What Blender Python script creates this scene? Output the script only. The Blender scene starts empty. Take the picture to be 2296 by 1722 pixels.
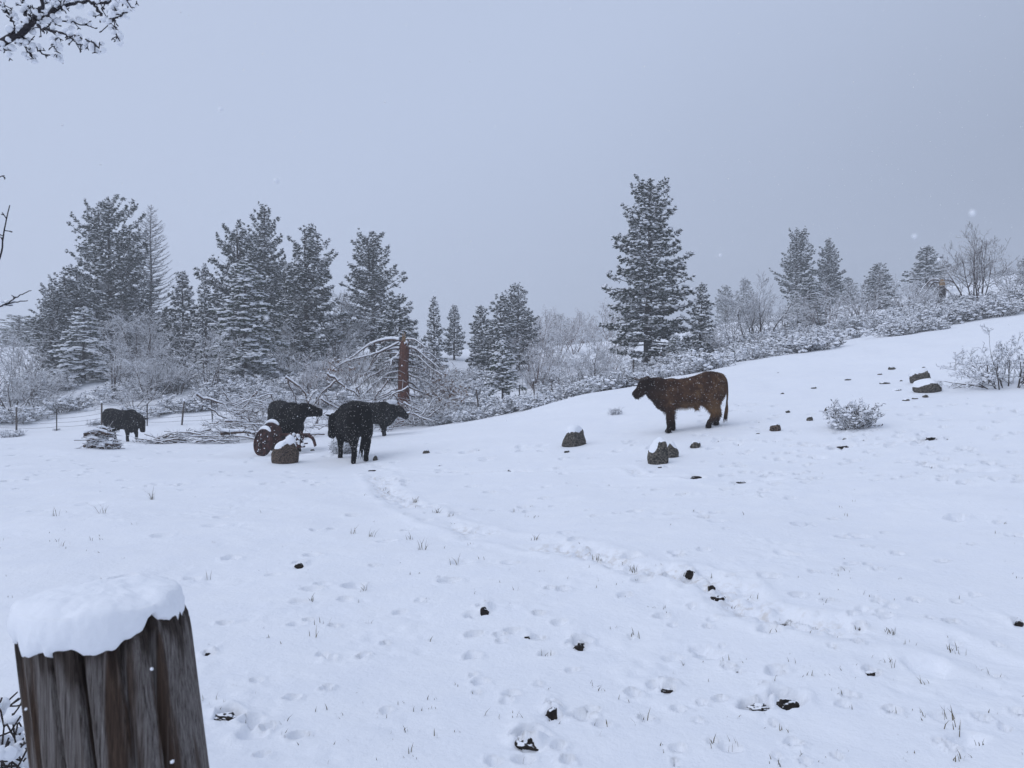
import bpy, bmesh, math, random
import numpy as np
from mathutils import Vector

# ---------------------------------------------------------------- camera, sky, sun, exposure
SC = bpy.context.scene
COL = SC.collection
F, CX, CY, CAMZ = 1700.0, 1148.0, 861.0, 1.6       # the photograph's focal length and centre in its own pixels
cam_data = bpy.data.cameras.new("camera")
cam_data.sensor_width = 36.0
cam_data.lens = 36.0 * F / 2296.0
cam_data.clip_start = 0.05
cam_data.clip_end = 2000.0
cam_data.dof.use_dof = True
cam_data.dof.focus_distance = 18.0
cam_data.dof.aperture_fstop = 15.0
cam = bpy.data.objects.new("camera", cam_data)
cam.location = (0, 0, CAMZ)
cam.rotation_euler = (math.radians(90), 0, 0)
COL.objects.link(cam)
SC.camera = cam

world = bpy.data.worlds.new("World")
SC.world = world
world.use_nodes = True
wt = world.node_tree
wt.nodes.clear()
w_out = wt.nodes.new("ShaderNodeOutputWorld")
w_bg = wt.nodes.new("ShaderNodeBackground")
w_sky = wt.nodes.new("ShaderNodeTexSky")
w_sky.sky_type = 'NISHITA'
w_sky.sun_disc = False
w_sky.sun_elevation = math.radians(48)
w_sky.sun_rotation = math.radians(-60)
w_sky.dust_density = 4.0
w_scale = wt.nodes.new("ShaderNodeVectorMath"); w_scale.operation = 'SCALE'
w_scale.inputs[3].default_value = 0.06
w_geo = wt.nodes.new("ShaderNodeTexCoord")
w_dot = wt.nodes.new("ShaderNodeVectorMath"); w_dot.operation = 'DOT_PRODUCT'
w_dot.inputs[1].default_value = (-0.55, 0.0, 0.84)   # the cloud is thinner up and to the left, thicker to the right
w_noise = wt.nodes.new("ShaderNodeTexNoise")
w_noise.inputs["Scale"].default_value = 1.6
w_noise.inputs["Detail"].default_value = 2.0
w_add = wt.nodes.new("ShaderNodeMath"); w_add.operation = 'MULTIPLY_ADD'
w_add.inputs[1].default_value = 0.16
w_ramp = wt.nodes.new("ShaderNodeValToRGB")
cr = w_ramp.color_ramp
cr.interpolation = 'EASE'
cr.elements[0].position = 0.0; cr.elements[0].color = (0.185, 0.222, 0.30, 1)
cr.elements[1].position = 0.62; cr.elements[1].color = (0.525, 0.613, 0.81, 1)
w_map = wt.nodes.new("ShaderNodeMapRange")
w_map.inputs[1].default_value = -0.38; w_map.inputs[2].default_value = 1.0
w_mix = wt.nodes.new("ShaderNodeMixRGB"); w_mix.inputs[0].default_value = 0.9
L = wt.links.new
L(w_geo.outputs["Generated"], w_dot.inputs[0])
L(w_geo.outputs["Generated"], w_noise.inputs["Vector"])
L(w_noise.outputs["Fac"], w_add.inputs[0])
L(w_dot.outputs["Value"], w_add.inputs[2])
L(w_add.outputs[0], w_map.inputs[0])
L(w_map.outputs[0], w_ramp.inputs[0])
L(w_sky.outputs[0], w_scale.inputs[0])
L(w_scale.outputs[0], w_mix.inputs[1])
L(w_ramp.outputs[0], w_mix.inputs[2])
L(w_mix.outputs[0], w_bg.inputs[0])
w_bg.inputs[1].default_value = 1.0
L(w_bg.outputs[0], w_out.inputs[0])

sun_d = bpy.data.lights.new("sun", 'SUN')
sun_d.energy = 1.05
sun_d.angle = math.radians(60)
sun_d.color = (0.97, 0.97, 1.0)
sun = bpy.data.objects.new("sun", sun_d)
sun.rotation_euler = (math.radians(42), 0, math.radians(-60))
COL.objects.link(sun)

SC.view_settings.view_transform = 'Standard'
SC.view_settings.look = 'None'
SC.view_settings.exposure = 0.0
SC.view_settings.gamma = 1.0
SC.render.engine = 'CYCLES'
SC.cycles.max_bounces = 5
SC.cycles.diffuse_bounces = 3
SC.cycles.glossy_bounces = 2
SC.cycles.transmission_bounces = 2
SC.cycles.volume_bounces = 1
SC.cycles.use_denoising = True

# ---------------------------------------------------------------- helpers
def px(X, y, d):
    """world point seen at photo pixel (X, y) at distance d along the view axis"""
    return np.array([(X - CX) / F * d, d, CAMZ - (y - CY) / F * d])

def sm(a, b, x):
    t = np.clip((np.asarray(x, float) - a) / (b - a), 0, 1)
    return t * t * (3 - 2 * t)

def _hash(i, j, s):
    h = (i * 374761393 + j * 668265263 + s * 982451653) & 0xFFFFFFFF
    h = ((h ^ (h >> 13)) * 1274126177) & 0xFFFFFFFF
    h = h ^ (h >> 16)
    return (h & 0xFFFF) / 65535.0

def vnoise(x, y, s=0):
    x = np.asarray(x, float); y = np.asarray(y, float)
    i = np.floor(x).astype(np.int64); j = np.floor(y).astype(np.int64)
    fx = x - i; fy = y - j
    fx = fx * fx * (3 - 2 * fx); fy = fy * fy * (3 - 2 * fy)
    a = _hash(i, j, s); b = _hash(i + 1, j, s); c = _hash(i, j + 1, s); d = _hash(i + 1, j + 1, s)
    return (a * (1 - fx) + b * fx) * (1 - fy) + (c * (1 - fx) + d * fx) * fy - 0.5

def fbm(x, y, s=0, o=4):
    r = 0; a = 1.0
    for k in range(o):
        r = r + a * vnoise(x * 2 ** k, y * 2 ** k, s + k * 17); a *= 0.5
    return r

class Geo:
    def __init__(self):
        self.v = []; self.f = []; self.n = 0
    def add(self, V, Fs, m=0):
        V = np.asarray(V, float).reshape(-1, 3); Fs = np.asarray(Fs, np.int64)
        if len(V) == 0 or len(Fs) == 0: return
        self.v.append(V); self.f.append((Fs + self.n, m)); self.n += len(V)
    def mesh(self, name, mats, smooth=True):
        me = bpy.data.meshes.new(name)
        V = np.concatenate(self.v) if self.v else np.zeros((0, 3))
        me.vertices.add(len(V)); me.vertices.foreach_set("co", V.astype(np.float32).ravel())
        tot = np.concatenate([np.full(len(f), f.shape[1], np.int32) for f, m in self.f])
        idx = np.concatenate([f.ravel() for f, m in self.f]).astype(np.int32)
        mi = np.concatenate([np.full(len(f), m, np.int32) for f, m in self.f])
        me.loops.add(len(idx)); me.loops.foreach_set("vertex_index", idx)
        me.polygons.add(len(tot))
        st = np.zeros(len(tot), np.int32); st[1:] = np.cumsum(tot)[:-1]
        me.polygons.foreach_set("loop_start", st)
        me.polygons.foreach_set("loop_total", tot)
        me.polygons.foreach_set("material_index", mi)
        me.polygons.foreach_set("use_smooth", np.full(len(tot), smooth, bool))
        for m in mats: me.materials.append(m)
        me.update(calc_edges=True); me.validate()
        return me

def link(name, me, parent=None, loc=None):
    o = bpy.data.objects.new(name, me)
    COL.objects.link(o)
    if parent is not None: o.parent = parent
    if loc is not None: o.location = loc
    if parent is not None and name in STUFF_PARTS: o["kind"] = "stuff"
    return o
STUFF_PARTS = {"snow_load", "branches", "crown", "twigs", "stems", "leaves", "dead_needles", "shaggy_coat"}

def thing(name, label, cat, loc=(0, 0, 0), rz=0.0, group=None, scale=None):
    o = bpy.data.objects.new(name, None)
    COL.objects.link(o)
    o.location = [float(c) for c in loc]; o.rotation_euler = (0, 0, rz)
    if scale is not None: o.scale = scale
    o["label"] = label; o["category"] = cat
    if group: o["group"] = group
    return o

def frames(D):
    D = D / np.maximum(np.linalg.norm(D, axis=1, keepdims=True), 1e-9)
    ref = np.where(np.abs(D[:, 2:3]) > 0.9, np.array([[1.0, 0, 0]]), np.array([[0, 0, 1.0]]))
    A = np.cross(D, ref); A /= np.maximum(np.linalg.norm(A, axis=1, keepdims=True), 1e-9)
    B = np.cross(A, D)
    return D, A, B

def seg_tubes(geo, P0, P1, R0, R1, n=3, m=0):
    P0 = np.asarray(P0, float); P1 = np.asarray(P1, float)
    if len(P0) == 0: return
    R0 = np.asarray(R0, float).reshape(-1, 1, 1); R1 = np.asarray(R1, float).reshape(-1, 1, 1)
    D, A, B = frames(P1 - P0)
    th = np.arange(n) * 2 * math.pi / n
    ring = A[:, None, :] * np.cos(th)[None, :, None] + B[:, None, :] * np.sin(th)[None, :, None]
    V = np.concatenate([P0[:, None, :] + ring * R0, P1[:, None, :] + ring * R1], axis=1)
    N = len(P0)
    k = np.arange(n); k2 = (k + 1) % n
    q = np.stack([k, k2, k2 + n, k + n], axis=1)
    Fs = (np.arange(N) * 2 * n)[:, None, None] + q[None]
    geo.add(V.reshape(-1, 3), Fs.reshape(-1, 4), m)

def snow_on_segs(geo, P0, P1, R0, R1, m=1, f=1.0, rmin=0.006, n=3, hmin=0.25):
    P0 = np.asarray(P0, float); P1 = np.asarray(P1, float)
    R0 = np.asarray(R0, float); R1 = np.asarray(R1, float)
    d = P1 - P0
    h = np.linalg.norm(d[:, :2], axis=1) / np.maximum(np.linalg.norm(d, axis=1), 1e-9)
    k = h > hmin
    if not k.any(): return
    h = h[k]
    r0 = np.maximum(R0[k] * 0.9, rmin) * f * (0.35 + 0.65 * h); r1 = np.maximum(R1[k] * 0.9, rmin) * f * (0.35 + 0.65 * h)
    up = np.array([[0, 0, 1.0]])
    seg_tubes(geo, P0[k] + up * (R0[k] * 0.6 + r0 * 0.55)[:, None], P1[k] + up * (R1[k] * 0.6 + r1 * 0.55)[:, None], r0, r1, n, m)

def tube(geo, path, radii, n=8, m=0, ry=None, cap=True, up=None):
    """closed tube through path; radii = half size along 'up', ry = half size sideways"""
    P = np.asarray(path, float); N = len(P)
    radii = np.asarray(radii, float); ry = radii if ry is None else np.asarray(ry, float)
    T = np.gradient(P, axis=0)
    T /= np.maximum(np.linalg.norm(T, axis=1, keepdims=True), 1e-9)
    if up is None:
        D, A, B = frames(T)
        for i in range(1, N):
            a = A[i - 1] - T[i] * np.dot(A[i - 1], T[i])
            if np.linalg.norm(a) > 1e-6:
                A[i] = a / np.linalg.norm(a); B[i] = np.cross(A[i], T[i])
    else:
        U = np.asarray(up, float)
        A = np.cross(T, U); A /= np.maximum(np.linalg.norm(A, axis=1, keepdims=True), 1e-9)
        B = np.cross(A, T)
    th = np.arange(n) * 2 * math.pi / n
    V = P[:, None, :] + A[:, None, :] * np.cos(th)[None, :, None] * ry[:, None, None] + B[:, None, :] * np.sin(th)[None, :, None] * radii[:, None, None]
    V = V.reshape(-1, 3)
    k = np.arange(n); k2 = (k + 1) % n
    q = np.stack([k, k2, k2 + n, k + n], axis=1)
    Fs = (np.arange(N - 1) * n)[:, None, None] + q[None]
    base = geo.n
    geo.add(V, Fs.reshape(-1, 4), m)
    if cap:
        V2 = np.concatenate([P[:1], V[:n], P[-1:], V[-n:]])
        t = np.concatenate([np.stack([np.zeros(n, int), 1 + k2, 1 + k], 1), np.stack([np.full(n, n + 1), n + 2 + k, n + 2 + k2], 1)])
        geo.add(V2, t, m)

def ico(sub):
    bm = bmesh.new(); bmesh.ops.create_icosphere(bm, subdivisions=sub, radius=1.0)
    V = np.array([v.co[:] for v in bm.verts]); Fs = np.array([[v.index for v in f.verts] for f in bm.faces])
    bm.free(); return V, Fs
ICO1, ICO2, ICO3, ICO4 = ico(1), ico(2), ico(3), ico(4)

def blobs(geo, C, S, m=0, tpl=ICO1, rng=None, rough=0.22):
    """many lumpy blobs: centres C (N,3), sizes S (N,3)"""
    C = np.asarray(C, float); S = np.asarray(S, float)
    if len(C) == 0: return
    rng = rng or np.random.default_rng(1)
    V, Fs = tpl
    J = 1 + rng.uniform(-rough, rough, (len(C), len(V), 1))
    a = rng.uniform(0, 6.28, len(C)); ca, sa = np.cos(a), np.sin(a)
    W = V[None] * J * S[:, None, :]
    X = W[..., 0] * ca[:, None] - W[..., 1] * sa[:, None]; Y = W[..., 0] * sa[:, None] + W[..., 1] * ca[:, None]
    W = np.stack([X, Y, W[..., 2]], -1) + C[:, None, :]
    Fa = (np.arange(len(C)) * len(V))[:, None, None] + Fs[None]
    geo.add(W.reshape(-1, 3), Fa.reshape(-1, 3), m)

# ---------------------------------------------------------------- materials
def new_mat(name):
    m = bpy.data.materials.new(name); m.use_nodes = True
    nt = m.node_tree; b = nt.nodes["Principled BSDF"]
    b.inputs["Roughness"].default_value = 0.8
    b.inputs["Specular IOR Level"].default_value = 0.25
    return m, nt, b
def nn(nt, t, **kw):
    n = nt.nodes.new(t)
    for k, v in kw.items(): setattr(n, k, v)
    return n
def noise_node(nt, scale, detail=4, rough=0.55, vec=None, scl=None, coord="Object"):
    tc = nn(nt, "ShaderNodeTexCoord"); mp = nn(nt, "ShaderNodeMapping")
    if scl: mp.inputs["Scale"].default_value = scl
    nt.links.new(tc.outputs[coord], mp.inputs[0])
    n = nn(nt, "ShaderNodeTexNoise"); n.inputs["Scale"].default_value = scale
    n.inputs["Detail"].default_value = detail; n.inputs["Roughness"].default_value = rough
    nt.links.new(mp.outputs[0], n.inputs["Vector"]); return n
def ramp(nt, src, stops):
    r = nn(nt, "ShaderNodeValToRGB"); e = r.color_ramp.elements
    while len(e) < len(stops): e.new(0.5)
    for k, (p, c) in enumerate(stops):
        e[k].position = p; e[k].color = (c[0], c[1], c[2], 1)
    nt.links.new(src, r.inputs[0]); return r
def bump(nt, b, src, strength, dist):
    n = nn(nt, "ShaderNodeBump"); n.inputs["Strength"].default_value = strength; n.inputs["Distance"].default_value = dist
    nt.links.new(src, n.inputs["Height"]); nt.links.new(n.outputs[0], b.inputs["Normal"]); return n

def simple(name, c1, c2, scale=6, rough=0.85, scl=None, bstr=0.0, bdist=0.01, lo=0.35, hi=0.65):
    m, nt, b = new_mat(name)
    n = noise_node(nt, scale, scl=scl)
    r = ramp(nt, n.outputs["Fac"], [(lo, c1), (hi, c2)])
    nt.links.new(r.outputs[0], b.inputs["Base Color"])
    b.inputs["Roughness"].default_value = rough
    if bstr: bump(nt, b, n.outputs["Fac"], bstr, bdist)
    return m

SNOW = (0.86, 0.885, 0.93)
def snow_on_top(name, c1, c2, thr=0.35, scale=8, scl=None, rough=0.85, bstr=0.3, bdist=0.01, nscale=14):
    """a surface with snow lodged on its upward-facing side"""
    m, nt, b = new_mat(name)
    n = noise_node(nt, scale, scl=scl)
    r = ramp(nt, n.outputs["Fac"], [(0.35, c1), (0.65, c2)])
    g = nn(nt, "ShaderNodeNewGeometry"); sx = nn(nt, "ShaderNodeSeparateXYZ")
    nt.links.new(g.outputs["Normal"], sx.inputs[0])
    n2 = noise_node(nt, nscale, 3)
    ma = nn(nt, "ShaderNodeMath", operation='MULTIPLY_ADD'); ma.inputs[1].default_value = 0.7
    nt.links.new(n2.outputs["Fac"], ma.inputs[0]); nt.links.new(sx.outputs["Z"], ma.inputs[2])
    mr = nn(nt, "ShaderNodeMapRange"); mr.inputs[1].default_value = thr + 0.30; mr.inputs[2].default_value = thr + 0.45
    nt.links.new(ma.outputs[0], mr.inputs[0])
    mx = nn(nt, "ShaderNodeMixRGB"); nt.links.new(mr.outputs[0], mx.inputs[0])
    nt.links.new(r.outputs[0], mx.inputs[1]); mx.inputs[2].default_value = (*SNOW, 1)
    nt.links.new(mx.outputs[0], b.inputs["Base Color"])
    b.inputs["Roughness"].default_value = rough
    if bstr: bump(nt, b, n.outputs["Fac"], bstr, bdist)
    return m

def ground_material():
    m, nt, b = new_mat("snow_ground")
    b.inputs["Roughness"].default_value = 0.65
    b.inputs["Specular IOR Level"].default_value = 0.2
    at = nn(nt, "ShaderNodeAttribute"); at.attribute_name = "soil_shade"
    n1 = noise_node(nt, 40, 4, 0.6)
    add = nn(nt, "ShaderNodeMath", operation='MULTIPLY_ADD'); add.inputs[1].default_value = 0.5
    nt.links.new(n1.outputs["Fac"], add.inputs[0]); nt.links.new(at.outputs["Fac"], add.inputs[2])
    mr = nn(nt, "ShaderNodeMapRange"); mr.inputs[1].default_value = 0.62; mr.inputs[2].default_value = 0.80
    nt.links.new(add.outputs[0], mr.inputs[0])
    soil_shade = ramp(nt, noise_node(nt, 55, 5).outputs["Fac"], [(0.3, (0.018, 0.014, 0.012)), (0.55, (0.05, 0.036, 0.022)), (0.75, (0.09, 0.085, 0.04))])
    sn = ramp(nt, noise_node(nt, 3.0, 3).outputs["Fac"], [(0.3, (0.845, 0.87, 0.92)), (0.7, (0.88, 0.90, 0.935))])
    tint = nn(nt, "ShaderNodeAttribute"); tint.attribute_name = "stain"
    mt = nn(nt, "ShaderNodeMixRGB"); mt.inputs[2].default_value = (0.50, 0.44, 0.36, 1)
    tm = nn(nt, "ShaderNodeMath", operation='MULTIPLY')
    tr = ramp(nt, noise_node(nt, 14, 4, 0.6).outputs["Fac"], [(0.5, (0, 0, 0)), (0.68, (1, 1, 1))])
    nt.links.new(tint.outputs["Fac"], tm.inputs[0]); nt.links.new(tr.outputs[0], tm.inputs[1])
    nt.links.new(tm.outputs[0], mt.inputs[0]); nt.links.new(sn.outputs[0], mt.inputs[1])
    mx = nn(nt, "ShaderNodeMixRGB")
    nt.links.new(mr.outputs[0], mx.inputs[0]); nt.links.new(mt.outputs[0], mx.inputs[1]); nt.links.new(soil_shade.outputs[0], mx.inputs[2])
    nt.links.new(mx.outputs[0], b.inputs["Base Color"])
    nb = noise_node(nt, 22, 6, 0.62)
    bump(nt, b, nb.outputs["Fac"], 0.55, 0.02)
    return m

M_GROUND = ground_material()
def snow_mat(name, scale, bstr, bdist):
    m, nt, b = new_mat(name)
    b.inputs["Base Color"].default_value = (*SNOW, 1); b.inputs["Roughness"].default_value = 0.65
    n = noise_node(nt, scale, 5, 0.6); bump(nt, b, n.outputs["Fac"], bstr, bdist); return m
M_SNOW = snow_mat("settled_snow", 18, 0.4, 0.02)
M_SNOWFINE = snow_mat("fine_snow", 120, 0.35, 0.004)
M_SNOWTREE, _nt, _b = new_mat("tree_snow"); _b.inputs["Base Color"].default_value = (0.88, 0.90, 0.94, 1)
M_NEEDLE = simple("pine_needles", (0.022, 0.032, 0.026), (0.06, 0.075, 0.055), 1.3)
M_NEEDLE_Y = simple("young_pine_needles", (0.028, 0.045, 0.026), (0.07, 0.095, 0.05), 1.6)
M_DEADNEEDLE = simple("dead_needles", (0.10, 0.05, 0.026), (0.22, 0.12, 0.065), 3)
M_BARK = simple("pine_bark", (0.022, 0.018, 0.017), (0.065, 0.05, 0.045), 5, scl=(4, 4, 1))
M_TWIG = snow_on_top("shrub_twig", (0.045, 0.034, 0.032), (0.10, 0.078, 0.07), 0.45, bstr=0)
M_TWIGRED = snow_on_top("red_shrub_twig", (0.075, 0.042, 0.036), (0.15, 0.085, 0.07), 0.45, bstr=0)
M_SAGE = simple("sage_leaves", (0.03, 0.034, 0.032), (0.085, 0.092, 0.085), 4)
M_SAGESTEM = simple("sage_stem", (0.03, 0.024, 0.022), (0.07, 0.055, 0.05), 6)
M_DEADBRANCH = snow_on_top("dead_branch", (0.040, 0.026, 0.021), (0.115, 0.072, 0.055), 0.55, bstr=0.2)
M_SNAGBARK = simple("orange_pine_bark", (0.045, 0.019, 0.014), (0.175, 0.066, 0.040), 7, scl=(5, 5, 1.2), bstr=0.8, bdist=0.03)
M_SPLINTER = simple("fresh_splintered_wood", (0.20, 0.12, 0.06), (0.36, 0.24, 0.13), 12, scl=(6, 6, 1))
M_ROCK = simple("lichened_rock", (0.018, 0.017, 0.016), (0.20, 0.18, 0.15), 34, bstr=1.0, bdist=0.03, lo=.38, hi=.7)
M_ROCKRED = simple("brown_rock", (0.02, 0.015, 0.013), (0.20, 0.145, 0.11), 36, bstr=1.0, bdist=0.03, lo=.38, hi=.72)
M_CLOD = snow_on_top("dark_soil_clod", (0.010, 0.008, 0.007), (0.035, 0.026, 0.02), .78, 30, bstr=0.9, bdist=0.01, nscale=45)
M_RUST = simple("rusted_iron", (0.018, 0.011, 0.011), (0.075, 0.029, 0.025), 9, rough=0.75, bstr=0.5, bdist=0.01)
M_FENCEWOOD = simple("grey_fence_wood", (0.05, 0.042, 0.038), (0.14, 0.115, 0.1), 8, scl=(3, 3, 0.7))
M_STEEL = simple("dark_fence_steel", (0.025, 0.024, 0.026), (0.07, 0.062, 0.06), 10, rough=0.6)
M_GRASS = simple("dry_grass_blades", (0.09, 0.08, 0.05), (0.2, 0.17, 0.11), 9)
M_FRUITBARK = simple("fruit_tree_bark", (0.016, 0.016, 0.022), (0.05, 0.045, 0.05), 30, bstr=0.4, bdist=0.002)

def coat_material(name, brown, gain=1.0, flecks=True):
    m, nt, b = new_mat(name)
    b.inputs["Roughness"].default_value = 0.85
    b.inputs["Specular IOR Level"].default_value = 0.08
    if brown:
        tc = nn(nt, "ShaderNodeTexCoord"); sx = nn(nt, "ShaderNodeSeparateXYZ")
        nt.links.new(tc.outputs["Object"], sx.inputs[0])
        n = noise_node(nt, 4.2, 6, 0.7)
        base = ramp(nt, n.outputs["Fac"], [(0.3, (0.026, 0.013, 0.009)), (0.50, (0.068, 0.034, 0.020)), (0.72, (0.165, 0.095, 0.045))])
        dk = ramp(nt, n.outputs["Fac"], [(0.3, (0.012, 0.008, 0.007)), (0.7, (0.040, 0.022, 0.016))])
        mr = nn(nt, "ShaderNodeMapRange"); mr.inputs[1].default_value = 0.42; mr.inputs[2].default_value = 0.85
        nt.links.new(sx.outputs["X"], mr.inputs[0])
        mx = nn(nt, "ShaderNodeMixRGB"); nt.links.new(mr.outputs[0], mx.inputs[0])
        nt.links.new(base.outputs[0], mx.inputs[1]); nt.links.new(dk.outputs[0], mx.inputs[2])
        # legs darker below the knee, a natural point colouring
        lg = nn(nt, "ShaderNodeMapRange"); lg.inputs[1].default_value = 0.40; lg.inputs[2].default_value = 0.1
        nt.links.new(sx.outputs["Z"], lg.inputs[0])
        mx2 = nn(nt, "ShaderNodeMixRGB"); nt.links.new(lg.outputs[0], mx2.inputs[0])
        nt.links.new(mx.outputs[0], mx2.inputs[1]); mx2.inputs[2].default_value = (0.014, 0.009, 0.007, 1)
        bl = nn(nt, "ShaderNodeMapRange"); bl.inputs[1].default_value = 0.66; bl.inputs[2].default_value = 0.42
        nt.links.new(sx.outputs["Z"], bl.inputs[0])
        b2 = nn(nt, "ShaderNodeMapRange"); b2.inputs[1].default_value = 0.26; b2.inputs[2].default_value = 0.44
        nt.links.new(sx.outputs["Z"], b2.inputs[0])
        bm_ = nn(nt, "ShaderNodeMath", operation='MULTIPLY'); nt.links.new(bl.outputs[0], bm_.inputs[0]); nt.links.new(b2.outputs[0], bm_.inputs[1])
        b3 = nn(nt, "ShaderNodeMapRange"); b3.inputs[1].default_value = 0.4; b3.inputs[2].default_value = 0.2; nt.links.new(sx.outputs["X"], b3.inputs[0])
        bn = nn(nt, "ShaderNodeMath", operation='MULTIPLY'); nt.links.new(bm_.outputs[0], bn.inputs[0]); nt.links.new(b3.outputs[0], bn.inputs[1])
        mx4 = nn(nt, "ShaderNodeMixRGB"); nt.links.new(bn.outputs[0], mx4.inputs[0]); nt.links.new(mx2.outputs[0], mx4.inputs[1]); mx4.inputs[2].default_value = (0.18, 0.105, 0.05, 1)
        col = mx4.outputs[0]
    else:
        n = noise_node(nt, 5, 4)
        col = ramp(nt, n.outputs["Fac"], [(0.35, (0.004, 0.004, 0.0045)), (0.7, (0.011, 0.010, 0.010))]).outputs[0]
    # flakes of snow caught in the hair
    tc = nn(nt, "ShaderNodeTexCoord"); vo = nn(nt, "ShaderNodeTexVoronoi"); vo.inputs["Scale"].default_value = 20
    nt.links.new(tc.outputs["Object"], vo.inputs["Vector"])
    lt = nn(nt, "ShaderNodeMath", operation='LESS_THAN'); lt.inputs[1].default_value = 0.22
    nt.links.new(vo.outputs["Distance"], lt.inputs[0])
    sc_ = nn(nt, "ShaderNodeSeparateColor"); nt.links.new(vo.outputs["Color"], sc_.inputs[0])
    gt = nn(nt, "ShaderNodeMath", operation='GREATER_THAN'); gt.inputs[1].default_value = 0.4
    nt.links.new(sc_.outputs[0], gt.inputs[0])
    mu = nn(nt, "ShaderNodeMath", operation='MULTIPLY'); nt.links.new(lt.outputs[0], mu.inputs[0]); nt.links.new(gt.outputs[0], mu.inputs[1])
    mu2 = nn(nt, "ShaderNodeMath", operation='MULTIPLY'); nt.links.new(mu.outputs[0], mu2.inputs[0]); mu2.inputs[1].default_value = 0.45
    mx3 = nn(nt, "ShaderNodeMixRGB"); nt.links.new(mu2.outputs[0], mx3.inputs[0]); nt.links.new(col, mx3.inputs[1])
    mx3.inputs[2].default_value = (0.6, 0.58, 0.56, 1)
    gn = nn(nt, "ShaderNodeMixRGB", blend_type='MULTIPLY'); gn.inputs[0].default_value = 1.0; gn.inputs[2].default_value = (gain, gain, gain, 1)
    nt.links.new(mx3.outputs[0] if flecks else col, gn.inputs[1])
    nt.links.new(gn.outputs[0], b.inputs["Base Color"])
    bump(nt, b, noise_node(nt, 45, 4, 0.6, scl=(1, 1, 0.4)).outputs["Fac"], 0.8, 0.03)
    return m
M_BLACK = coat_material("black_coat", False)
M_BROWN = coat_material("brown_coat", True)
M_BROWNHAIR = coat_material('brown_hair', True, 1.5, False)
M_HORN = simple("pale_horn", (0.25, 0.2, 0.15), (0.45, 0.38, 0.3), 10)
M_HORNTIP = simple("horn", (0.03, 0.025, 0.022), (0.12, 0.09, 0.07), 8)
M_EYE, _nt, _b = new_mat("eye"); _b.inputs["Base Color"].default_value = (0.01, 0.008, 0.008, 1); _b.inputs["Roughness"].default_value = 0.15

# ---------------------------------------------------------------- terrain
CTRL = [tuple(px(X, y, d)) for X, y, d in [
    (1148, 1722, 3.16), (2296, 1722, 3.16), (0, 1722, 3.16), (1148, 1400, 5.05), (0, 1400, 5.05), (2296, 1400, 5.0),
    (2296, 1200, 7.3), (1700, 1200, 7.8), (1148, 1200, 8.2), (600, 1200, 8.3), (0, 1200, 8.4),
    (2296, 1000, 12.5), (1900, 1040, 11.8), (1148, 1060, 14.0), (600, 1060, 15.2), (0, 1050, 16.0),
    (785, 1035, 17.8), (860, 983, 26), (290, 988, 29), (0, 985, 30),
    (1500, 966, 17), (1440, 968, 17), (1600, 958, 17.2), (1740, 968, 16), (1910, 945, 15), (2090, 868, 20), (2250, 862, 18), (2000, 828, 24),
    (1490, 1040, 13.6), (1290, 998, 16.5),
    (37, 975, 40), (228, 965, 38), (407, 965, 37), (188, 856, 52), (115, 846, 56), (250, 838, 62), (20, 830, 62),
    (480, 880, 46), (680, 833, 57), (545, 866, 50), (600, 905, 42), (710, 958, 35), (985, 946, 37), (902, 955, 33),
    (1127, 898, 44), (1075, 930, 39), (832, 803, 65), (1013, 805, 68), (1085, 838, 62), (1160, 832, 64), (1240, 882, 48), (1000, 860, 54),
    (1195, 905, 43), (1000, 957, 29), (1100, 937, 28), (1250, 903, 27), (1400, 871, 26), (1330, 897, 38),
    (1365, 878, 43), (1455, 832, 50), (1563, 807, 48), (1650, 730, 95), (1256, 785, 110), (1203, 790, 110), (1700, 806, 28), (1850, 783, 29), (2000, 758, 31), (2296, 708, 34),
    (1690, 788, 50), (1820, 742, 60), (1790, 700, 80), (1975, 695, 80), (2077, 662, 85), (2190, 692, 45), (2296, 652, 70)]]
CTRL += [(-3, 0, 0), (0, 0, 0), (3, 0, 0.1), (0, -30, 0), (-60, -30, -2), (60, -30, 7), (-30, 10, -0.2), (30, 10, 4.6), (-60, 30, -0.6),
         (60, 30, 11), (-100, 60, 1.5), (100, 60, 18), (-100, 110, 5), (100, 110, 22), (0, 150, 7), (0, 220, 3), (-120, 220, 3), (140, 220, 15),
         (0, 300, -3), (-300, 300, -3), (300, 300, 10), (-300, 0, -3), (300, 0, 30), (-300, -80, -4), (300, -80, 28), (0, -80, 0), (-45, 80, 5.5), (-70, 90, 5.5)]
CTRL = np.array(CTRL, float)
def _tps_k(r2): return r2 * np.log(np.maximum(r2, 1e-8))
def _tps_fit(C):
    n = len(C)
    r2 = ((C[:, None, :2] - C[None, :, :2]) ** 2).sum(-1)
    K = _tps_k(r2) + np.eye(n) * 25.0
    Pm = np.concatenate([np.ones((n, 1)), C[:, :2]], 1)
    A = np.block([[K, Pm], [Pm.T, np.zeros((3, 3))]])
    return np.linalg.solve(A, np.concatenate([C[:, 2], np.zeros(3)]))
TPSW = _tps_fit(CTRL)
def tps(x, y):
    x = np.asarray(x, float); y = np.asarray(y, float)
    r = TPSW[-3] + TPSW[-2] * x + TPSW[-1] * y
    for k in range(len(CTRL)):
        r = r + TPSW[k] * _tps_k((x - CTRL[k, 0]) ** 2 + (y - CTRL[k, 1]) ** 2)
    return r
def zg(x, y):
    x = np.asarray(x, float); y = np.asarray(y, float)
    und = 0.11 * vnoise(x / 2.3, y / 2.3, 3) + 0.05 * vnoise(x / 0.9, y / 0.9, 5)
    return tps(x, y) + und * sm(1.5, 5, np.hypot(x, y)) * (1 - 0.3 * sm(20, 40, y))
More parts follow.
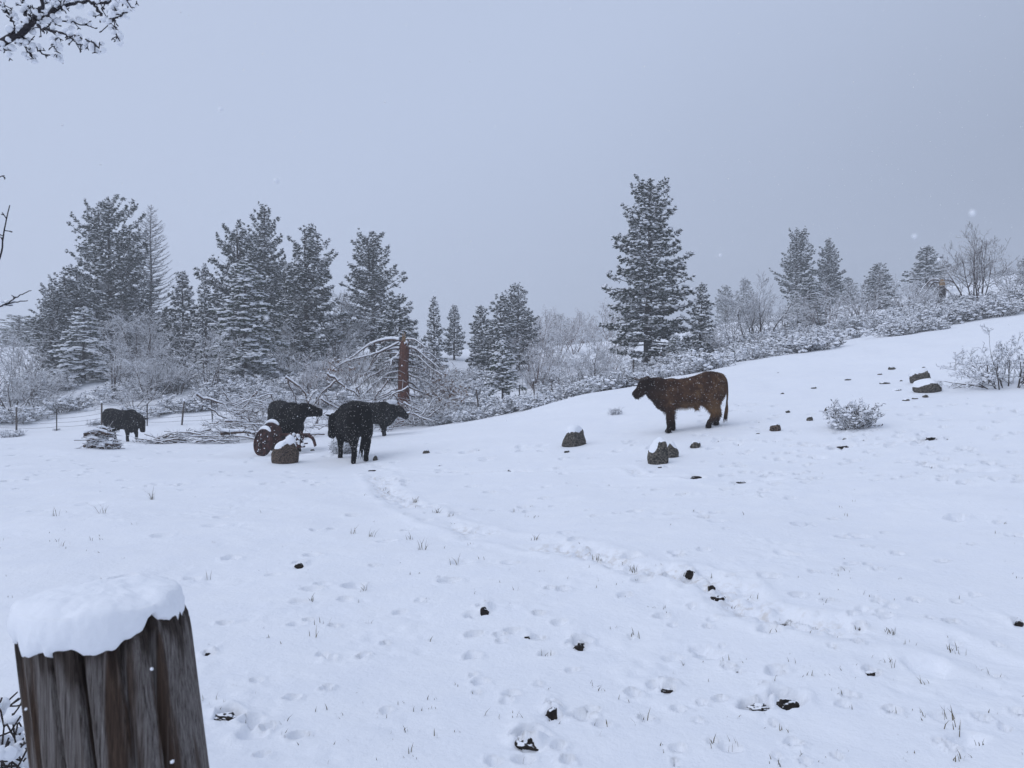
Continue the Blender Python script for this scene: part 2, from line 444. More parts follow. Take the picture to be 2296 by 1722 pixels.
def ground_d(X, y, lo=2.5, hi=60):
    """distance at which the sight line through a photo pixel meets the ground"""
    ds = np.geomspace(lo, hi, 900)
    xs = (X - CX) / F * ds; zs = CAMZ - (y - CY) / F * ds
    below = zs - zg(xs, ds) < 0
    return float(ds[np.argmax(below)]) if below.any() else hi
def gp(X, y):
    d = ground_d(X, y); x = (X - CX) / F * d
    return np.array([x, d, float(zg(x, d))])

# dents and hoof prints, floors darkened as bare soil and painted shade: (pixel X, y, width px, depth m, darkness)
FEAT = [  # foreground hollows
    (280, 1302, 50, .06, .5), (668, 1262, 26, .05, .5), (1083, 1360, 28, .06, .6), (1300, 1440, 44, .07, .6), (1205, 1432, 30, .06, .25),
    (1146, 1262, 36, .05, .1), (1262, 1320, 26, .05, .2), (1240, 1590, 34, .05, .3), (1187, 1650, 70, .05, .3), (1145, 1562, 34, .04, 0),
    (1770, 1572, 80, .06, .3), (1690, 1588, 70, .06, .15), (1955, 1507, 44, .05, .35), (510, 1608, 60, .06, .6), (560, 1620, 46, .04, .1),
    (467, 1468, 22, .06, .5), (1495, 1547, 34, .05, .35), (1505, 1480, 44, .03, 0), (1570, 1455, 44, .03, .05), (1590, 1470, 60, .035, .05),
    (1520, 1680, 34, .03, 0), (1600, 1390, 24, .03, 0), (1820, 1175, 24, .03, .05), (1910, 1263, 30, .04, .15), (1985, 1192, 20, .03, .15),
    (1787, 1336, 30, .05, .2), (1985, 1386, 34, .04, .05), (2000, 1360, 30, .03, 0), (2080, 1500, 90, .025, 0), (2170, 1660, 90, .03, .05), (2120, 1612, 60, .02, 0),
    (1890, 1585, 30, .03, 0), (1225, 1470, 36, .025, 0), (980, 1130, 40, .03, .1), (360, 1200, 40, .04, .3), (85, 1145, 40, .03, .4), (200, 1130, 50, .02, .1), (430, 1300, 30, .03, 0),
    (1640, 1680, 50, .02, .15), (2290, 1400, 34, .05, .5), (560, 1645, 60, .03, 0), (590, 1690, 30, .03, 0),
    (480, 1180, 40, .03, 0), (1560, 1070, 50, .06, .6), (1660, 1080, 40, .04, .4), (1890, 1000, 50, .05, .5), (2090, 982, 36, .05, .6), (2060, 995, 30, .05, .4),
    (2130, 1050, 60, .03, .1), (840, 1056, 36, .05, .6), (900, 1075, 30, .04, .2), (1730, 1075, 60, .03, .05), (2200, 1055, 70, .04, .25), (1838, 1024, 30, .04, .1), (2150, 1008, 24, .04, .3)]
rng0 = np.random.default_rng(11)
for k in range(330):   # hoof prints across the paddock
    if k < 150: X, y = rng0.uniform(1560, 2296), rng0.uniform(905, 1085)
    elif k < 240: X, y = rng0.uniform(0, 760), rng0.uniform(985, 1110)
    else: X, y = rng0.uniform(760, 1800), rng0.uniform(985, 1160)
    FEAT.append((X, y, rng0.uniform(9, 28), rng0.uniform(.04, .09), float(rng0.choice([0, .1, .35, .5, .6]))))
for k in range(150):    # faint dimples in the near snow
    FEAT.append((rng0.uniform(480, 2296), rng0.uniform(1150, 1715), rng0.uniform(12, 44), rng0.uniform(.03, .07), float(rng0.choice([0, 0, 0, .3, .45]))))
TRAILS = [([(845, 1062), (870, 1110), (930, 1140), (985, 1165), (1050, 1185), (1090, 1200), (1180, 1212), (1290, 1235), (1370, 1255), (1440, 1278), (1545, 1290), (1600, 1310), (1640, 1330), (1700, 1370), (1790, 1390), (1880, 1415), (1960, 1428), (2060, 1442), (2140, 1462), (2240, 1500)], 0.20, 1.0),
          ([(835, 1040), (880, 1050), (950, 1055), (1060, 1060), (1200, 1058), (1290, 1050), (1400, 1045), (1440, 1065), (1560, 1072)], 0.12, 0.7),
          ([(1600, 1085), (1800, 1075), (1950, 1065), (2150, 1055), (2296, 1045)], 0.12, 0.5),
          ([(1780, 1000), (1900, 1000), (2020, 990), (2080, 985)], 0.12, 0.7)]

CL = [(1187, 1672, 66, 34, "largest dark clod showing through the snow at the bottom centre"), (1240, 1606, 34, 28, "dark clod just above the largest clod at bottom centre"), (1765, 1588, 56, 26, "square dark clod at the lower right"),
      (1703, 1592, 46, 12, "thin dark clod touching the square one at the lower right"), (1301, 1452, 34, 22, "round dark clod left of the trail in the near snow"), (1087, 1374, 18, 24, "small upright clod in the near snow centre"),
      (281, 1314, 44, 14, "dark clod behind the snow-topped post"), (670, 1270, 22, 12, "small dark clod right of the post in mid snow"), (500, 1616, 48, 20, "dark clod at the right foot of the post"),
      (1953, 1513, 26, 10, "small dark clod at the right below the trail"), (1495, 1554, 28, 10, "small dark clod left of the square one"), (1547, 1290, 26, 20, "dark dung lump beside the trail"),
      (1612, 1345, 34, 14, "black dung patch at the bend of the trail"), (1596, 1322, 16, 14, "black dung lump above the patch at the trail bend"), (466, 1472, 14, 14, "tiny clod close to the post's right side"),
      (839, 1058, 28, 8, "dark clod below the nearest black cow"), (1562, 1073, 22, 9, "dark clod below the tall split boulder"), (1662, 1082, 20, 6, "dark clod on the right crossing trail"),
      (2090, 984, 20, 7, "dark clod in the right paddock"), (1893, 1003, 28, 8, "muddy clod on the right side trail"), (2287, 1402, 20, 14, "clod at the right edge of the near snow"), (1183, 1432, 14, 10, "tiny clod left of the round one")]

def build_ground():
    near = np.geomspace(2.55, 46, 610)
    rows = np.concatenate([np.linspace(-90, -5, 18), np.linspace(-2, 2.5, 14), near, np.geomspace(46.5, 310, 90)])
    u = np.linspace(-1, 1, 540)
    outer = np.array([1.05, 1.2, 1.5, 2.2, 3.5, 6, 10])
    cols = np.concatenate([-outer[::-1], u, outer])
    half = 0.76 * np.sqrt(np.maximum(rows, 0) ** 2 + 9.0)
    Xg = np.where(np.abs(cols)[None] <= 1, cols[None] * half[:, None],
                  np.sign(cols)[None] * (half[:, None] + (np.abs(cols)[None] - 1) / 9.0 * (310 - half[:, None])))
    Yg = np.repeat(rows[:, None], len(cols), 1)
    x = Xg.ravel(); y = Yg.ravel()
    z = zg(x, y)
    soil_shade = np.zeros_like(z); stain = np.zeros_like(z)
    r = np.hypot(x, y)
    fade = 1 - sm(8, 26, y)
    z += 0.016 * fbm(x / 0.35, y / 0.35, 21, 3) * fade * sm(1, 3, r) + 0.05 * fbm(x / 1.3, y / 1.3, 31, 2) * sm(4, 9, y) * (1 - sm(28, 40, y))
    # patches where last year's grass holds the snow up
    cl = sm(0.12, 0.4, fbm(x / 0.8, y / 0.8, 41, 3))
    z += 0.02 * cl * vnoise(x / 0.07, y / 0.07, 43) * fade
    for (pts, wd, amt) in TRAILS:
        P = np.array([gp(X, yy)[:2] for X, yy in pts])
        lo = P.min(0) - 1; hi = P.max(0) + 1
        k = np.where((x > lo[0]) & (x < hi[0]) & (y > lo[1]) & (y < hi[1]))[0]
        dmin = np.full(len(k), 9.0)
        q = np.stack([x[k], y[k]], 1)
        q = q + 0.16 * np.stack([vnoise(q[:, 0] / 0.5, q[:, 1] / 0.5, 51), vnoise(q[:, 0] / 0.5, q[:, 1] / 0.5, 52)], 1)
        for a, b in zip(P[:-1], P[1:]):
            t = np.clip(((q - a) @ (b - a)) / max(((b - a) ** 2).sum(), 1e-9), 0, 1)
            dmin = np.minimum(dmin, np.linalg.norm(q - a - t[:, None] * (b - a), axis=1))
        w = np.exp(-(dmin / wd) ** 2)
        rough = vnoise(q[:, 0] / 0.11, q[:, 1] / 0.11, 53) + 0.7 * vnoise(q[:, 0] / 0.05, q[:, 1] / 0.05, 54)
        along = 0.5 + vnoise(q[:, 0] / 0.9, q[:, 1] / 0.9, 55)
        w = w * sm(.28, .62, along)
        z[k] += amt * w * (-0.055 * along + 0.10 * rough) + amt * 0.022 * np.exp(-((dmin - wd * 1.4) / (wd * 0.5)) ** 2)
        soil_shade[k] += amt * w * sm(0.20, 0.6, -rough + 0.55 * (along - 0.5)) * 0.62
        stain[k] = np.maximum(stain[k], amt * w * 0.5)
    rg = np.random.default_rng(5)
    for X, yy, wpx, dep, so in FEAT:
        c = gp(X, yy)
        rx = wpx / F * c[1] * 0.5; ry = max(rx * rg.uniform(0.7, 1.1), 0.035, .0048 * c[1])
        k = np.where((np.abs(x - c[0]) < rx * 4) & (np.abs(y - c[1]) < ry * 4))[0]
        if len(k) == 0: continue
        dx = (x[k] - c[0]) / rx; dy = (y[k] - c[1]) / ry
        e = np.sqrt(dx * dx + dy * dy) * (1 + 0.55 * vnoise(x[k] / (rx * .8), y[k] / (ry * .8), int(X)))
        hole = 1 - sm(0.6, 1.18, e)
        z[k] -= min(dep * 1.5, rx * 1.4) * hole
        z[k] += 0.22 * dep * np.exp(-((e - 1.35) / 0.35) ** 2)
        if so: soil_shade[k] = np.maximum(soil_shade[k], so * (1 - sm(0.25, 0.95, e)) * (1.6 if c[1] < 8 else 2.3))  # dark floor colour: bare soil plus the shade inside the print, painted in
    for X, yy, wpx, hpx, lab in CL:      # snow lying over and behind each clod, scooped in front
        c = gp(X, yy); hw = wpx / F * c[1] / 2; H = hpx / F * c[1] * (0.95 if wpx > 15 else .8); ry = max(hw * .6, .03)
        k = np.where((np.abs(x - c[0]) < hw * 5 + .2) & (np.abs(y - c[1]) < hw * 6 + .5))[0]
        dx = (x[k] - c[0]) / hw + .35 * vnoise(x[k] / hw, y[k] / hw, int(X)); dy = y[k] - c[1] + .9 * ry * vnoise(x[k] / hw * 2.2, y[k] * 0, int(X) + 1)
        z[k] += H * .85 * np.exp(-(dx / 1.25) ** 4) * sm(.25 * ry, .75 * ry, dy) * np.exp(-np.maximum(dy - ry, 0) / (2.2 * hw + .05))
        z[k] -= .55 * H * np.exp(-(dx / 1.1) ** 2) * np.exp(-((dy + .1 * ry) / (.9 * ry)) ** 2)
    nR, nC = Xg.shape
    i = np.arange(nR - 1)[:, None] * nC + np.arange(nC - 1)[None]
    q = np.stack([i, i + 1, i + nC + 1, i + nC], -1).reshape(-1, 4)
    g = Geo(); g.add(np.stack([x, y, z], 1), q)
    me = g.mesh("snow_ground", [M_GROUND], True)
    for nm, arr in (("soil_shade", soil_shade), ("stain", stain)):
        a = me.attributes.new(nm, 'FLOAT', 'POINT'); a.data.foreach_set("value", np.clip(arr, 0, 1).astype(np.float32))
    o = link("snow_ground", me); o["kind"] = "structure"
    o["label"] = "snow-covered paddock and hillside with hoof prints and a trodden trail"
    return o
build_ground()

# ---------------------------------------------------------------- conifers
def pine_meshes(seed, H, R, cb=0.12, nb=95, prof=None, tuft=0.30, dens=7.0, snow=0.75, snow_s=1.0, laden=0.0, trunk=0.22,
                tip_up=0.25, low_el=-12, top_el=48, young=False, tops=1, side=0.30, bare=0.0, K=9):
    """trunk, branch, needle and snow meshes of one pine, base at the origin"""
    rng = np.random.default_rng(seed)
    prof = prof or (lambda t: (1 - t) ** 0.75 * (0.55 + 0.45 * np.minimum(1, t * 5)) + 0.06)
    trunk_g, branch_g, needle_g, snow_g = Geo(), Geo(), Geo(), Geo()
    # trunk
    nz = 12; zz = np.linspace(-0.4, H * 0.985, nz)
    wob = np.cumsum(rng.normal(0, 0.035, (nz, 2)), axis=0) * (H / 12); wob -= wob[0]
    tp = np.stack([wob[:, 0], wob[:, 1], zz], 1)
    tube(trunk_g, tp, trunk * (1 - zz / H * 0.93).clip(0.04, 1.1) * np.where(zz < 0.2, 1.25, 1), 9)
    def axis(z): return np.stack([np.interp(z, zz, tp[:, 0]), np.interp(z, zz, tp[:, 1]), z], -1)
    leaders = [(np.zeros(2), 1.0)]
    for k in range(tops - 1):
        a = rng.uniform(0, 6.28); leaders.append((np.array([math.cos(a), math.sin(a)]) * R * rng.uniform(0.18, 0.38), rng.uniform(0.90, 0.98)))
    t = (np.arange(nb) + rng.uniform(0, 1, nb)) / nb
    t = t ** 0.92
    az = np.arange(nb) * 2.39996 + rng.uniform(-.6, .6, nb)
    Ln = R * prof(t) * rng.uniform(0.62, 1.12, nb)
    long_k = rng.uniform(0, 1, nb) < 0.08
    Ln[long_k] *= 1.22
    el = np.radians(low_el + (top_el - low_el) * t ** 1.5 + rng.uniform(-9, 9, nb))
    S0, S1, SR0, SR1 = [], [], [], []
    C, Dv, SZ = [], [], []
    for i in range(nb):
        z0 = H * (cb + (1 - cb) * t[i] * 0.985)
        base = axis(np.array(z0))
        lead_off = 0
        if tops > 1 and t[i] > 0.55:
            off, hh = leaders[rng.integers(0, tops)]
            base = base + np.array([off[0], off[1], 0]) * sm(0.5, 0.8, t[i]); base[2] *= hh
        d = np.array([math.cos(az[i]), math.sin(az[i]), 0]); sd = np.array([-d[1], d[0], 0])
        l = Ln[i]; s = np.linspace(0, 1, 6)
        sag = -laden * 0.45 * l
        zc = l * (math.tan(el[i]) * s * 0.9 + tip_up * s ** 2.2) + sag * s ** 1.6
        path = base + s[:, None] * l * d + zc[:, None] * np.array([0, 0, 1]) + (rng.normal(0, 0.04, 6) * l * s)[:, None] * sd
        r0 = 0.012 + 0.013 * l * (1.1 if not young else 0.8)
        rr = r0 * (1 - s * 0.8)
        S0.append(path[:-1]); S1.append(path[1:]); SR0.append(rr[:-1]); SR1.append(rr[1:])
        n = max(3, int(dens * l * (0.75 + 0.5 * rng.uniform())))
        if rng.uniform() < bare * (1 - t[i]) ** 2: n = max(1, n // 5)
        ss = np.sort(1 - rng.uniform(0, 1, n) ** 1.35 * 0.80); ss[-1] = 1.0
        pc = np.stack([np.interp(ss, s, path[:, k]) for k in range(3)], 1)
        lat = rng.uniform(-1, 1, n) * side * l * (0.25 + 0.9 * (1 - ss)) ; lat[-1] *= 0.1
        ver = rng.normal(0.02, 0.07, n) * (1 - laden * .5)
        c = pc + lat[:, None] * sd + ver[:, None] * np.array([0, 0, 1]) + np.abs(lat)[:, None] * 0.45 * d - (laden * 0.25 * np.abs(lat))[:, None] * np.array([0, 0, 1])
        k = np.abs(lat) > 0.08
        if k.any():
            S0.append(pc[k]); S1.append(c[k]); SR0.append(np.full(k.sum(), 0.011)); SR1.append(np.full(k.sum(), 0.006))
        dv = d[None] * 0.8 + (np.sign(lat) * np.minimum(1, np.abs(lat) * 2.5))[:, None] * sd[None] + np.array([[0, 0, 0.55 - laden * 0.5]]) + rng.normal(0, 0.25, (n, 3))
        C.append(c); Dv.append(dv); SZ.append(tuft * rng.uniform(0.7, 1.2, n) * (0.75 + 0.25 * (1 - t[i])))
    # leader tips
    for off, hh in leaders:
        zt = np.linspace(H * (0.90 if tops == 1 else 0.82), H, 9) * hh
        c = axis(zt) + np.array([off[0], off[1], 0]) + rng.normal(0, 0.05, (9, 3))
        C.append(c); Dv.append(np.tile([[0, 0, 1.0]], (9, 1)) + rng.normal(0, 0.35, (9, 3))); SZ.append(np.full(9, tuft * 0.8))
        if tops > 1:
            S0.append(axis(np.array([H * .6])) + np.array([off[0], off[1], 0]) * .5); S1.append(axis(np.array([H * hh * .97])) + np.array([off[0], off[1], 0])); SR0.append(np.array([trunk * .3])); SR1.append(np.array([0.02]))
    S0 = np.concatenate(S0); S1 = np.concatenate(S1); SR0 = np.concatenate(SR0); SR1 = np.concatenate(SR1)
    seg_tubes(branch_g, S0, S1, SR0, SR1, 3)
    snow_on_segs(snow_g, S0, S1, SR0, SR1, 0, 1.0, 0.013)
    C = np.concatenate(C); Dv = np.concatenate(Dv); SZ = np.concatenate(SZ)
    N = len(C)
    D, A, B = frames(Dv)
    # needle fans
    ph = rng.uniform(0, 6.28, (N, K)); op = rng.uniform(0.15, 1.25, (N, K))
    nd = D[:, None] * np.cos(op)[..., None] + (A[:, None] * np.cos(ph)[..., None] + B[:, None] * np.sin(ph)[..., None]) * np.sin(op)[..., None]
    ln = SZ[:, None] * rng.uniform(0.65, 1.1, (N, K)) * 0.72
    wv = np.cross(nd, rng.normal(0, 1, (N, K, 3))); wv /= np.maximum(np.linalg.norm(wv, axis=2, keepdims=True), 1e-6)
    w = 0.030 * (SZ / 0.30)[:, None, None]
    b0 = C[:, None] - D[:, None] * (SZ * 0.2)[:, None, None] + nd * (ln * 0.1)[..., None]
    tip = b0 + nd * ln[..., None]
    mid = (b0 + tip) / 2
    V = np.stack([b0, mid + wv * w, tip, mid - wv * w], axis=2).reshape(-1, 3)
    Fq = (np.arange(N * K) * 4)[:, None] + np.array([[0, 1, 2, 3]])
    needle_g.add(V, Fq)
    # snow cushions resting on the tufts
    pk = rng.uniform(0, 1, N) < snow
    cs = C[pk]; sz = SZ[pk]
    off = D[pk] * (sz * 0.22)[:, None] + np.array([[0, 0, 1.0]]) * (sz * 0.22)[:, None]
    S = np.stack([sz * rng.uniform(.22, .55, len(cs)), sz * rng.uniform(.18, .36, len(cs)), sz * rng.uniform(.09, .19, len(cs))], 1) * snow_s
    blobs(snow_g, cs + off, S, 0, ICO1, rng, 0.25)
    return (trunk_g.mesh("trunk", [M_BARK]), branch_g.mesh("branches", [M_BARK]),
            needle_g.mesh("crown", [M_NEEDLE_Y if young else M_NEEDLE], False), snow_g.mesh("snow_load", [M_SNOWTREE]))

_CW = {}
def crown_width(meshes):
    me = meshes[2] or meshes[1]
    if me.name not in _CW:
        co = np.empty(len(me.vertices) * 3, np.float32); me.vertices.foreach_get("co", co); co = co.reshape(-1, 3)
        _CW[me.name] = 2 * np.quantile(np.hypot(co[:, 0], co[:, 1]), 0.975)
    return _CW[me.name]
def place_tree(meshes, name, label, X, d, top_y, H, group=None, rz=0.0, wide_px=100, base_dz=0.0):
    x = (X - CX) / F * d; z = float(zg(x, d)) + base_dz
    ztop = CAMZ - (top_y - CY) / F * d
    s = (ztop - z) / H
    wide = wide_px / F * d / (crown_width(meshes) * s)
    o = thing(name, label, "tree", (x, d, z), rz, group, (s * wide, s * wide, s))
    for nm, me in zip(("trunk", "branches", "crown", "snow_load"), meshes):
        if me is not None: link(nm, me, o)
    return o

P_BIG = lambda t: np.where(t < .22, .55 + 2.0 * t, (1 - (t - .22) / .80).clip(0.02, 1) ** .62) * .95 + .08
P_TALL = lambda t: np.where(t < .12, .82 + 1.2 * t, np.where(t < .55, .96 - .25 * (t - .12), .85 * ((1 - t) / .45) ** .9 * .55 + .28 * (t < .97)))
P_CONE = lambda t: (1 - t) ** 0.72 * (0.65 + 0.35 * np.minimum(1, t * 6)) + 0.10
P_SPIRE = lambda t: (1 - t) ** 0.9 * .9 + .12

A_BIG = pine_meshes(1, 15, 3.4, .10, 165, P_BIG, .36, 16, .44, 1.1, trunk=.30, tops=4, low_el=-8, top_el=56, tip_up=.4, bare=.25, side=.42)
A_CLASSIC = pine_meshes(2, 12, 2.6, .07, 150, P_CONE, .32, 17.5, .50, 1.15, trunk=.24, tops=2, top_el=48, tip_up=.32, bare=.15, side=.42)
A_CLASSIC2 = pine_meshes(3, 12, 2.5, .08, 145, P_BIG, .32, 17, .46, 1.15, trunk=.24, tops=3, top_el=52, tip_up=.35, bare=.25, side=.42)
A_TALL = pine_meshes(14, 13, 2.9, .07, 165, P_TALL, .33, 17, .55, 1.25, trunk=.30, top_el=32, tip_up=.30, low_el=-20, bare=.2, side=.42)
A_LADEN = pine_meshes(5, 9, 2.4, .04, 125, P_CONE, .32, 15, .80, 1.35, laden=.7, trunk=.17, top_el=30, tip_up=.1, young=True, side=.4)
A_LADEN2 = pine_meshes(6, 6, 1.6, .13, 75, P_CONE, .29, 17, .85, 1.5, laden=.75, trunk=.12, top_el=28, tip_up=.08, young=True, side=.4)
A_SMALL = pine_meshes(7, 3.4, .95, .18, 60, P_CONE, .22, 22, .85, 1.45, laden=.5, trunk=.07, top_el=35, tip_up=.15, young=True, K=10, side=.4)
A_SPIRE = pine_meshes(8, 8, 1.35, .05, 95, P_SPIRE, .30, 16, .72, 1.3, laden=.2, trunk=.13, top_el=22, tip_up=.15, low_el=-8, side=.4)
A_YOUNG = pine_meshes(9, 7, 1.6, .08, 95, P_CONE, .30, 18, .6, 1.3, laden=.25, trunk=.14, top_el=40, tip_up=.25, side=.4)
A_YOUNG2 = pine_meshes(10, 7, 1.8, .04, 105, P_CONE, .30, 17, .6, 1.3, laden=.3, trunk=.14, top_el=38, tip_up=.25, tops=2, side=.4)
A_FAR = pine_meshes(12, 9, 2.0, .04, 95, P_BIG, .45, 9, .6, 1.1, trunk=.18, top_el=45, tip_up=.3, K=7, tops=2, side=.4)
A_FAR2 = pine_meshes(13, 9, 1.8, .03, 90, P_CONE, .45, 9, .6, 1.1, trunk=.18, top_el=42, tip_up=.3, K=7, side=.4)

TREES = [  # meshes, native height, label, X, distance, top y, turn, width factor
    (A_BIG, 15, "tallest broad pine of the left group, with several tufted tops", 245, 63, 452, 0.4, 180),
    (A_LADEN2, 6, "small pine with thick white snow pads, in front of the left group", 188, 52, 690, 0.3, 115),
    (A_CLASSIC2, 12, "shorter pine with a bare lower trunk at the left of the broad pine", 118, 56, 640, 1.2, 100),
    (A_CLASSIC, 12, "dark pine between the broad pine and the far-left hazy one", 168, 59, 598, 2.2, 130),
    (A_FAR, 9, "pale hazy pine at the left edge of the picture", 42, 110, 708, 0.2, 120),
    (A_YOUNG, 7, "pine just right of the bare larch with a thin pointed top", 413, 60, 612, 0.9, 95),
    (A_SPIRE, 8, "narrow spire-topped pine between the larch and the dark central clump", 463, 59, 594, 2.0, 60),
    (A_CLASSIC2, 12, "open-crowned pine on the left shoulder of the dark clump", 530, 60, 505, 2.9, 140),
    (A_CLASSIC, 12, "highest pine of the dark clump left of the broken snag", 590, 66, 462, 0.0, 130),
    (A_LADEN, 9, "wide snow-loaded pine standing in front of the dark clump", 548, 50, 590, 1.0, 165),
    (A_CLASSIC, 12, "pine with spreading lower limbs at the right end of the dark clump", 690, 57, 508, 4.0, 145),
    (A_CLASSIC2, 12, "tall round-topped pine standing alone behind the broken snag", 836, 65, 523, 5.0, 130),
    (A_YOUNG2, 7, "bushy pine right behind the splintered top of the broken snag", 897, 53, 664, 0.5, 120),
    (A_SPIRE, 8, "slim layered pine just right of the broken snag", 975, 57, 667, 0.2, 55),
    (A_YOUNG, 7, "small pine on a bare stem in the gap right of the slim layered pine", 1018, 68, 686, 3.0, 48),
    (A_YOUNG2, 7, "bushy pine filling the gap between the bare larch and the thin-topped pine", 372, 62, 690, 1.4, 80),
    (A_CLASSIC2, 12, "half-hidden pine between the dark clump's highest pine and its right-end pine", 640, 64, 590, 0.8, 110),
    (A_CLASSIC, 12, "hazy pine behind the foot of the broad left pine", 292, 72, 640, 2.1, 110),
    (A_YOUNG2, 7, "small dark pine between the right-end pine and the lone round-topped pine", 765, 66, 690, 3.6, 70),
    (A_FAR2, 9, "tiny distant pine seen between the dark clump and the lone pine", 768, 110, 716, 1.0, 45),
    (A_YOUNG, 7, "left pine of the middle trio", 1082, 61, 688, 1.3, 75),
    (A_YOUNG2, 7, "front pine of the middle trio, with a blunt top", 1120, 60, 664, 2.5, 105),
    (A_CLASSIC, 12, "tallest pine of the middle trio, on its right side", 1160, 64, 638, 1.7, 90),
    (A_SMALL, 3.4, "little snow-capped pine standing alone in front of the middle trio", 1127, 44, 766, 0.6, 70),
    (A_FAR2, 9, "faint pine just right of the middle trio", 1203, 150, 714, 2.0, 38),
    (A_FAR, 9, "pale conical pine fading in the mist above the reddish shrubs", 1256, 165, 706, 3.1, 52),
    (A_FAR2, 9, "smallest misty treetop left of the tall pine", 1298, 230, 764, 0.7, 40),
    (A_FAR, 9, "misty low treetop touching the left side of the tall pine", 1342, 220, 762, 1.9, 50),
    (A_TALL, 13, "tallest pine of the picture, dark and ragged, behind the brown steer", 1455, 50, 405, 0.0, 190),
    (A_YOUNG, 7, "slender pine right of the tall ragged pine", 1570, 48, 638, 4.1, 80),
    (A_SMALL, 3.4, "low snowy sapling pine under the tall ragged pine", 1512, 47, 752, 2.4, 60),
    (A_FAR, 9, "left pine of the hazy row behind the bare snowy tree", 1628, 125, 642, 0.9, 55),
    (A_FAR2, 9, "right pine of the hazy row behind the bare snowy tree", 1676, 140, 628, 2.9, 60),
    (A_CLASSIC2, 12, "tallest pine on the right hillside", 1788, 78, 515, 0.6, 85),
    (A_CLASSIC, 12, "second tallest pine on the right hillside, beside the tallest", 1858, 80, 537, 2.6, 75),
    (A_LADEN, 9, "snow-loaded bushy pine in front of the two hillside pines", 1815, 60, 622, 3.3, 105),
    (A_FAR2, 9, "hazy small pine right of the two hillside pines", 1902, 105, 622, 1.5, 55),
    (A_YOUNG2, 7, "double-topped pine in the middle of the right hillside", 1972, 80, 590, 0.3, 85),
    (A_YOUNG, 7, "rounded conical pine above the arched broken stub on the right hillside", 2077, 86, 553, 5.2, 90),
    (A_FAR, 9, "hazy pine behind the big bare shrub at right", 2258, 125, 606, 1.1, 60),
    (A_YOUNG, 7, "pine cut off by the right edge of the picture", 2306, 74, 575, 0.8, 60),
]
for mes, H, lab, X, d, ty, rz, wd in TREES:
    place_tree(mes, "pine_tree", lab, X, d, ty, H, "snowy pines behind the paddock", rz, wd * (1.17 if X < 1250 else 1.08))

# ---------------------------------------------------------------- bare woody plants
def grow(seed, H, W, stems, depth=3, kids=(2, 3), jit=0.25, up=0.35, droop=0.0, base_r=None, spread0=0.15, lean=1.0, seg=5, ratio=0.58):
    """segments of a bare shrub: P0, P1, R0, R1"""
    rng = np.random.default_rng(seed)
    S0, S1, R0, R1 = [], [], [], []
    base_r = base_r or 0.018 * H
    def branch(p, d, l, r, lev):
        n = seg if lev == 0 else max(3, seg - lev)
        p = p.copy(); d = d / np.linalg.norm(d); st = l / n; tips = []
        for i in range(n):
            d = d + rng.normal(0, jit, 3) * 0.5 + np.array([0, 0, (up - droop * lev) * 0.16])
            d /= np.linalg.norm(d)
            q = p + d * st
            ra = r * (1 - 0.75 * i / n); rb = r * (1 - 0.75 * (i + 1) / n)
            S0.append(p); S1.append(q); R0.append(max(ra, 0.0035)); R1.append(max(rb, 0.003))
            if lev < depth and (i > 0 or lev > 0 or spread0 > .28):
                for k in range(rng.integers(kids[0], kids[1] + 1)):
                    if rng.uniform() < 0.25: continue
                    ax = rng.normal(0, 1, 3); ax -= d * np.dot(ax, d); ax /= np.linalg.norm(ax)
                    a = rng.uniform(0.45, 1.05)
                    nd = d * math.cos(a) + ax * math.sin(a)
                    branch(q, nd, l * ratio * rng.uniform(0.55, 1.1) * (1 - 0.35 * i / n), rb * 0.65, lev + 1)
            p = q
    for s in range(stems):
        a = 2.39996 * s + rng.uniform(-.5, .5)
        t = math.sqrt((s + .5) / stems)
        out = np.array([math.cos(a), math.sin(a), 0])
        d = out * t * W / H * lean + np.array([0, 0, 1.0])
        branch(out * spread0 * t * W + np.array([0, 0, -0.08]), d, H * rng.uniform(.62, .95), base_r * rng.uniform(.6, 1), 0)
    return np.array(S0), np.array(S1), np.array(R0), np.array(R1)

def shrub_mesh(name, seed, H, W, stems, mat=None, snow_f=1.0, rmin=0.010, twig_min=0.006, **kw):
    P0, P1, R0, R1 = grow(seed, H, W, stems, **kw)
    R0 = np.maximum(R0, twig_min); R1 = np.maximum(R1, twig_min * .8)
    g = Geo(); seg_tubes(g, P0, P1, R0, R1, 3, 0)
    s = Geo(); snow_on_segs(s, P0, P1, R0, R1, 0, snow_f, rmin, hmin=0.2)
    return g.mesh("twigs", [mat or M_TWIG]), s.mesh("snow_load", [M_SNOWTREE])

def place_shrub(mes, name, label, x, d, s=1.0, rz=0.0, group=None, cat="shrub", dz=0.0, wide=1.0):
    o = thing(name, label, cat, (x, d, float(zg(x, d)) + dz), rz, group, (s * wide, s * wide, s))
    link("twigs", mes[0], o); link("snow_load", mes[1], o)
    return o

B_TREE = shrub_mesh("b1", 21, 3.6, 1.5, 5, depth=3, kids=(1, 3), up=.5, base_r=.055, jit=.22, lean=.75)
B_BUSH = shrub_mesh("b2", 22, 2.4, 1.6, 9, depth=3, kids=(1, 2), up=.25, base_r=.035, jit=.3)
B_BUSH2 = shrub_mesh("b3", 23, 2.2, 1.8, 10, depth=3, kids=(1, 2), up=.1, droop=.25, base_r=.035, jit=.34)
B_RED = shrub_mesh("b4", 24, 2.3, 1.3, 10, M_TWIGRED, 1.0, .011, depth=3, kids=(1, 2), up=.3, base_r=.03, jit=.28)
B_VASE = shrub_mesh("b5", 25, 3.4, 1.9, 9, depth=3, kids=(1, 3), up=.45, base_r=.055, jit=.2, snow_f=.7, rmin=.007, lean=.9)
B_SPREAD = shrub_mesh("b6", 26, 3.6, 2.1, 8, depth=3, kids=(1, 3), up=.3, base_r=.06, jit=.24, snow_f=1.1, rmin=.011, lean=.9)
